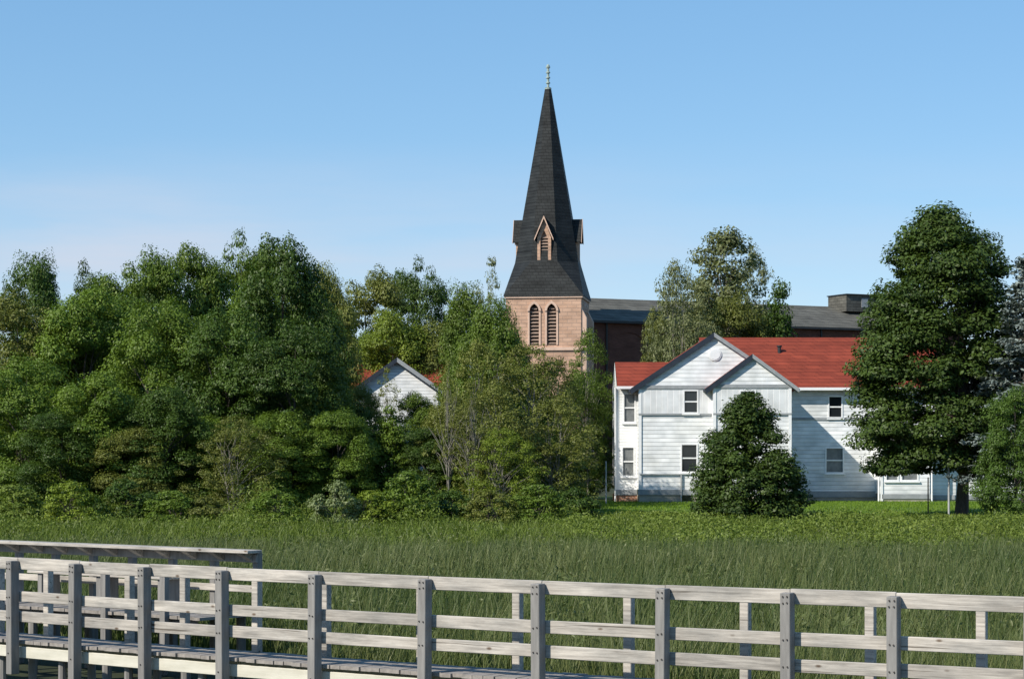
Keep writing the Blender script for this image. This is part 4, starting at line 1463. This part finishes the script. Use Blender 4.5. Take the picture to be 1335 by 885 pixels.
for a_ in ((200, 362, 130, 121, 'dome_a', 'dark', 'dark tree far behind the left skyline trees'),
           (362, 345, 130, 123, 'dome_b', 'mid', 'tree far behind the tallest dark tree'),
           (416, 420, 75, 133, 'tall_a', 'dark', 'dark narrow tree shading the left half of the hidden gable'),
           (474, 505, 60, 118, 'tall_b', 'olive', 'small olive tree before the left half of the hidden gable'),
           (70, 420, 150, 104, 'dome_a', 'mid', 'broad tree filling the gap behind the second row at the left'),
           (150, 392, 150, 106, 'tall_b', 'dark', 'dark tree between the two second row trees at the left'),
           (245, 405, 150, 102, 'dome_b', 'mid', 'tree in the heart of the wood below the left skyline shoulder'),
           (335, 380, 150, 104, 'dome_a', 'mid', 'wide tree just below the highest crowns of the wood'),
           (410, 395, 130, 106, 'tall_b', 'dark', 'dark tree right below the tallest dark crown'),
           (80, 540, 130, 87, 'dome_b', 'dark', 'dark shrubby tree low between the front trees at the left'),
           (170, 560, 120, 87, 'tall_b', 'olive', 'olive shrubby tree low in the front row'),
           (265, 545, 120, 90, 'dome_a', 'mid', 'mid green tree right behind the small thin trunked tree'),
           (365, 540, 130, 89, 'tall_a', 'mid', 'mid green tree in the front row right of the thin trunked tree'),
           (415, 500, 110, 94, 'dome_b', 'mid', 'round tree covering the lower left of the half hidden house'),
           (545, 515, 80, 100, 'tall_b', 'mid', 'narrow tree covering the lower right of the half hidden house'),
           (505, 560, 110, 94, 'dome_a', 'dark', 'dark tree hiding the ground floor of the half hidden house'),
           (600, 520, 120, 94, 'dome_b', 'olive', 'olive rounded tree behind the pale bare stems'),
           (690, 500, 110, 104, 'tall_a', 'mid', 'mid green tree under the church tower'),
           (660, 430, 90, 112, 'dome_a', 'olive', 'olive tree touching the left edge of the church tower')):
    T(a_[4], a_[5], a_[0], a_[1], a_[2], a_[3], a_[6], group=W)
bs = lambda *a: tree('bush', *a, cat='bush', group=B)
bs('bush_a', 'weed', 18, 632, 90, 79.5, 'yellow green bush at the left edge under the trees')
bs('bush_b', 'light', 92, 628, 80, 79.0, 'bright green bush in front of the left trees')
bs('bush_a', 'dark', 165, 625, 90, 81.5, 'dark bush beside the bright green bush')
bs('bush_b', 'mid', 225, 640, 80, 79.5, 'mid green bush below the dark spreading tree')
bs('bush_a', 'olive', 268, 648, 70, 79.5, 'low olive bush left of the small thin trunked tree')
bs('bush_b', 'mid', 358, 640, 80, 78.5, 'mid green bush right of the small thin trunked tree')
bs('bush_a', 'flower', 437, 628, 70, 77.5, 'bush with pale blossom at the foot of the wood')
bs('bush_b', 'light', 482, 640, 70, 78.0, 'light green bush right of the blossoming bush')
bs('bush_a', 'mid', 530, 615, 95, 79.0, 'large mid green bush below the half hidden house')
bs('bush_a', 'dark', 588, 640, 80, 80.5, 'dark bush between the large bush and the feathery trees')
bs('bush_b', 'olive', 640, 640, 80, 78.5, 'olive bush at the foot of the light feathery tree')
bs('bush_b', 'mid', 700, 632, 90, 79.5, 'mid green bush near the right end of the wood')
bs('bush_a', 'dark', 752, 636, 70, 83.5, 'dark bush at the very right end of the wood')
bs('bush_b', 'dark', 1062, 666, 46, 85, 'low dark bush at the right foot of the tree before the house')
# right hand trees
tree('birch_tree', 'birch', 'grey', 945, 303, 165, 134, 'tall airy grey green birch behind the white house')
tree('broadleaf_tree', 'fine_a', 'grey', 885, 345, 95, 128, 'drooping grey green tree left of the birch')
tree('conifer_tree', 'cone', 'dark', 1016, 374, 78, 132, 'dark conical tree right of the birch')
tree('broadleaf_tree', 'fine_b', 'grey', 905, 366, 130, 136, 'bushy grey green tree filling the gap left of the birch trunk')
tree('broadleaf_tree', 'fine_a', 'grey', 985, 328, 80, 138, 'slim grey green tree at the right side of the birch')
tree('broadleaf_tree', 'dome_b', 'olive', 958, 392, 120, 131, 'low olive tree below the birch just over the house ridge')
tree('broadleaf_tree', 'fine_a', 'olive', 855, 405, 60, 131, 'drooping olive tree at the left end of the trees behind the house')
tree('bare_tree', 'sparse', 'olive', 506, 480, 64, 121, 'thin half bare tree standing before the hidden white gable')
tree('maple_tree', 'maple', 'maple', 1253, 280, 216, 89, 'huge dark maple covering the right end of the white house')
tree('spruce_tree', 'spruce', 'spruce', 1338, 335, 250, 86, 'blue grey spruce at the right edge behind the maple')
tree('yard_tree', 'tall_a', 'dark', 1324, 508, 100, 80, 'small green tree at the right edge in front of the spruce')
tree('yard_tree', 'yard', 'maple', 974, 517, 142, 79.5, 'dense dark cone shaped tree in front of the white house', rz=1.0)
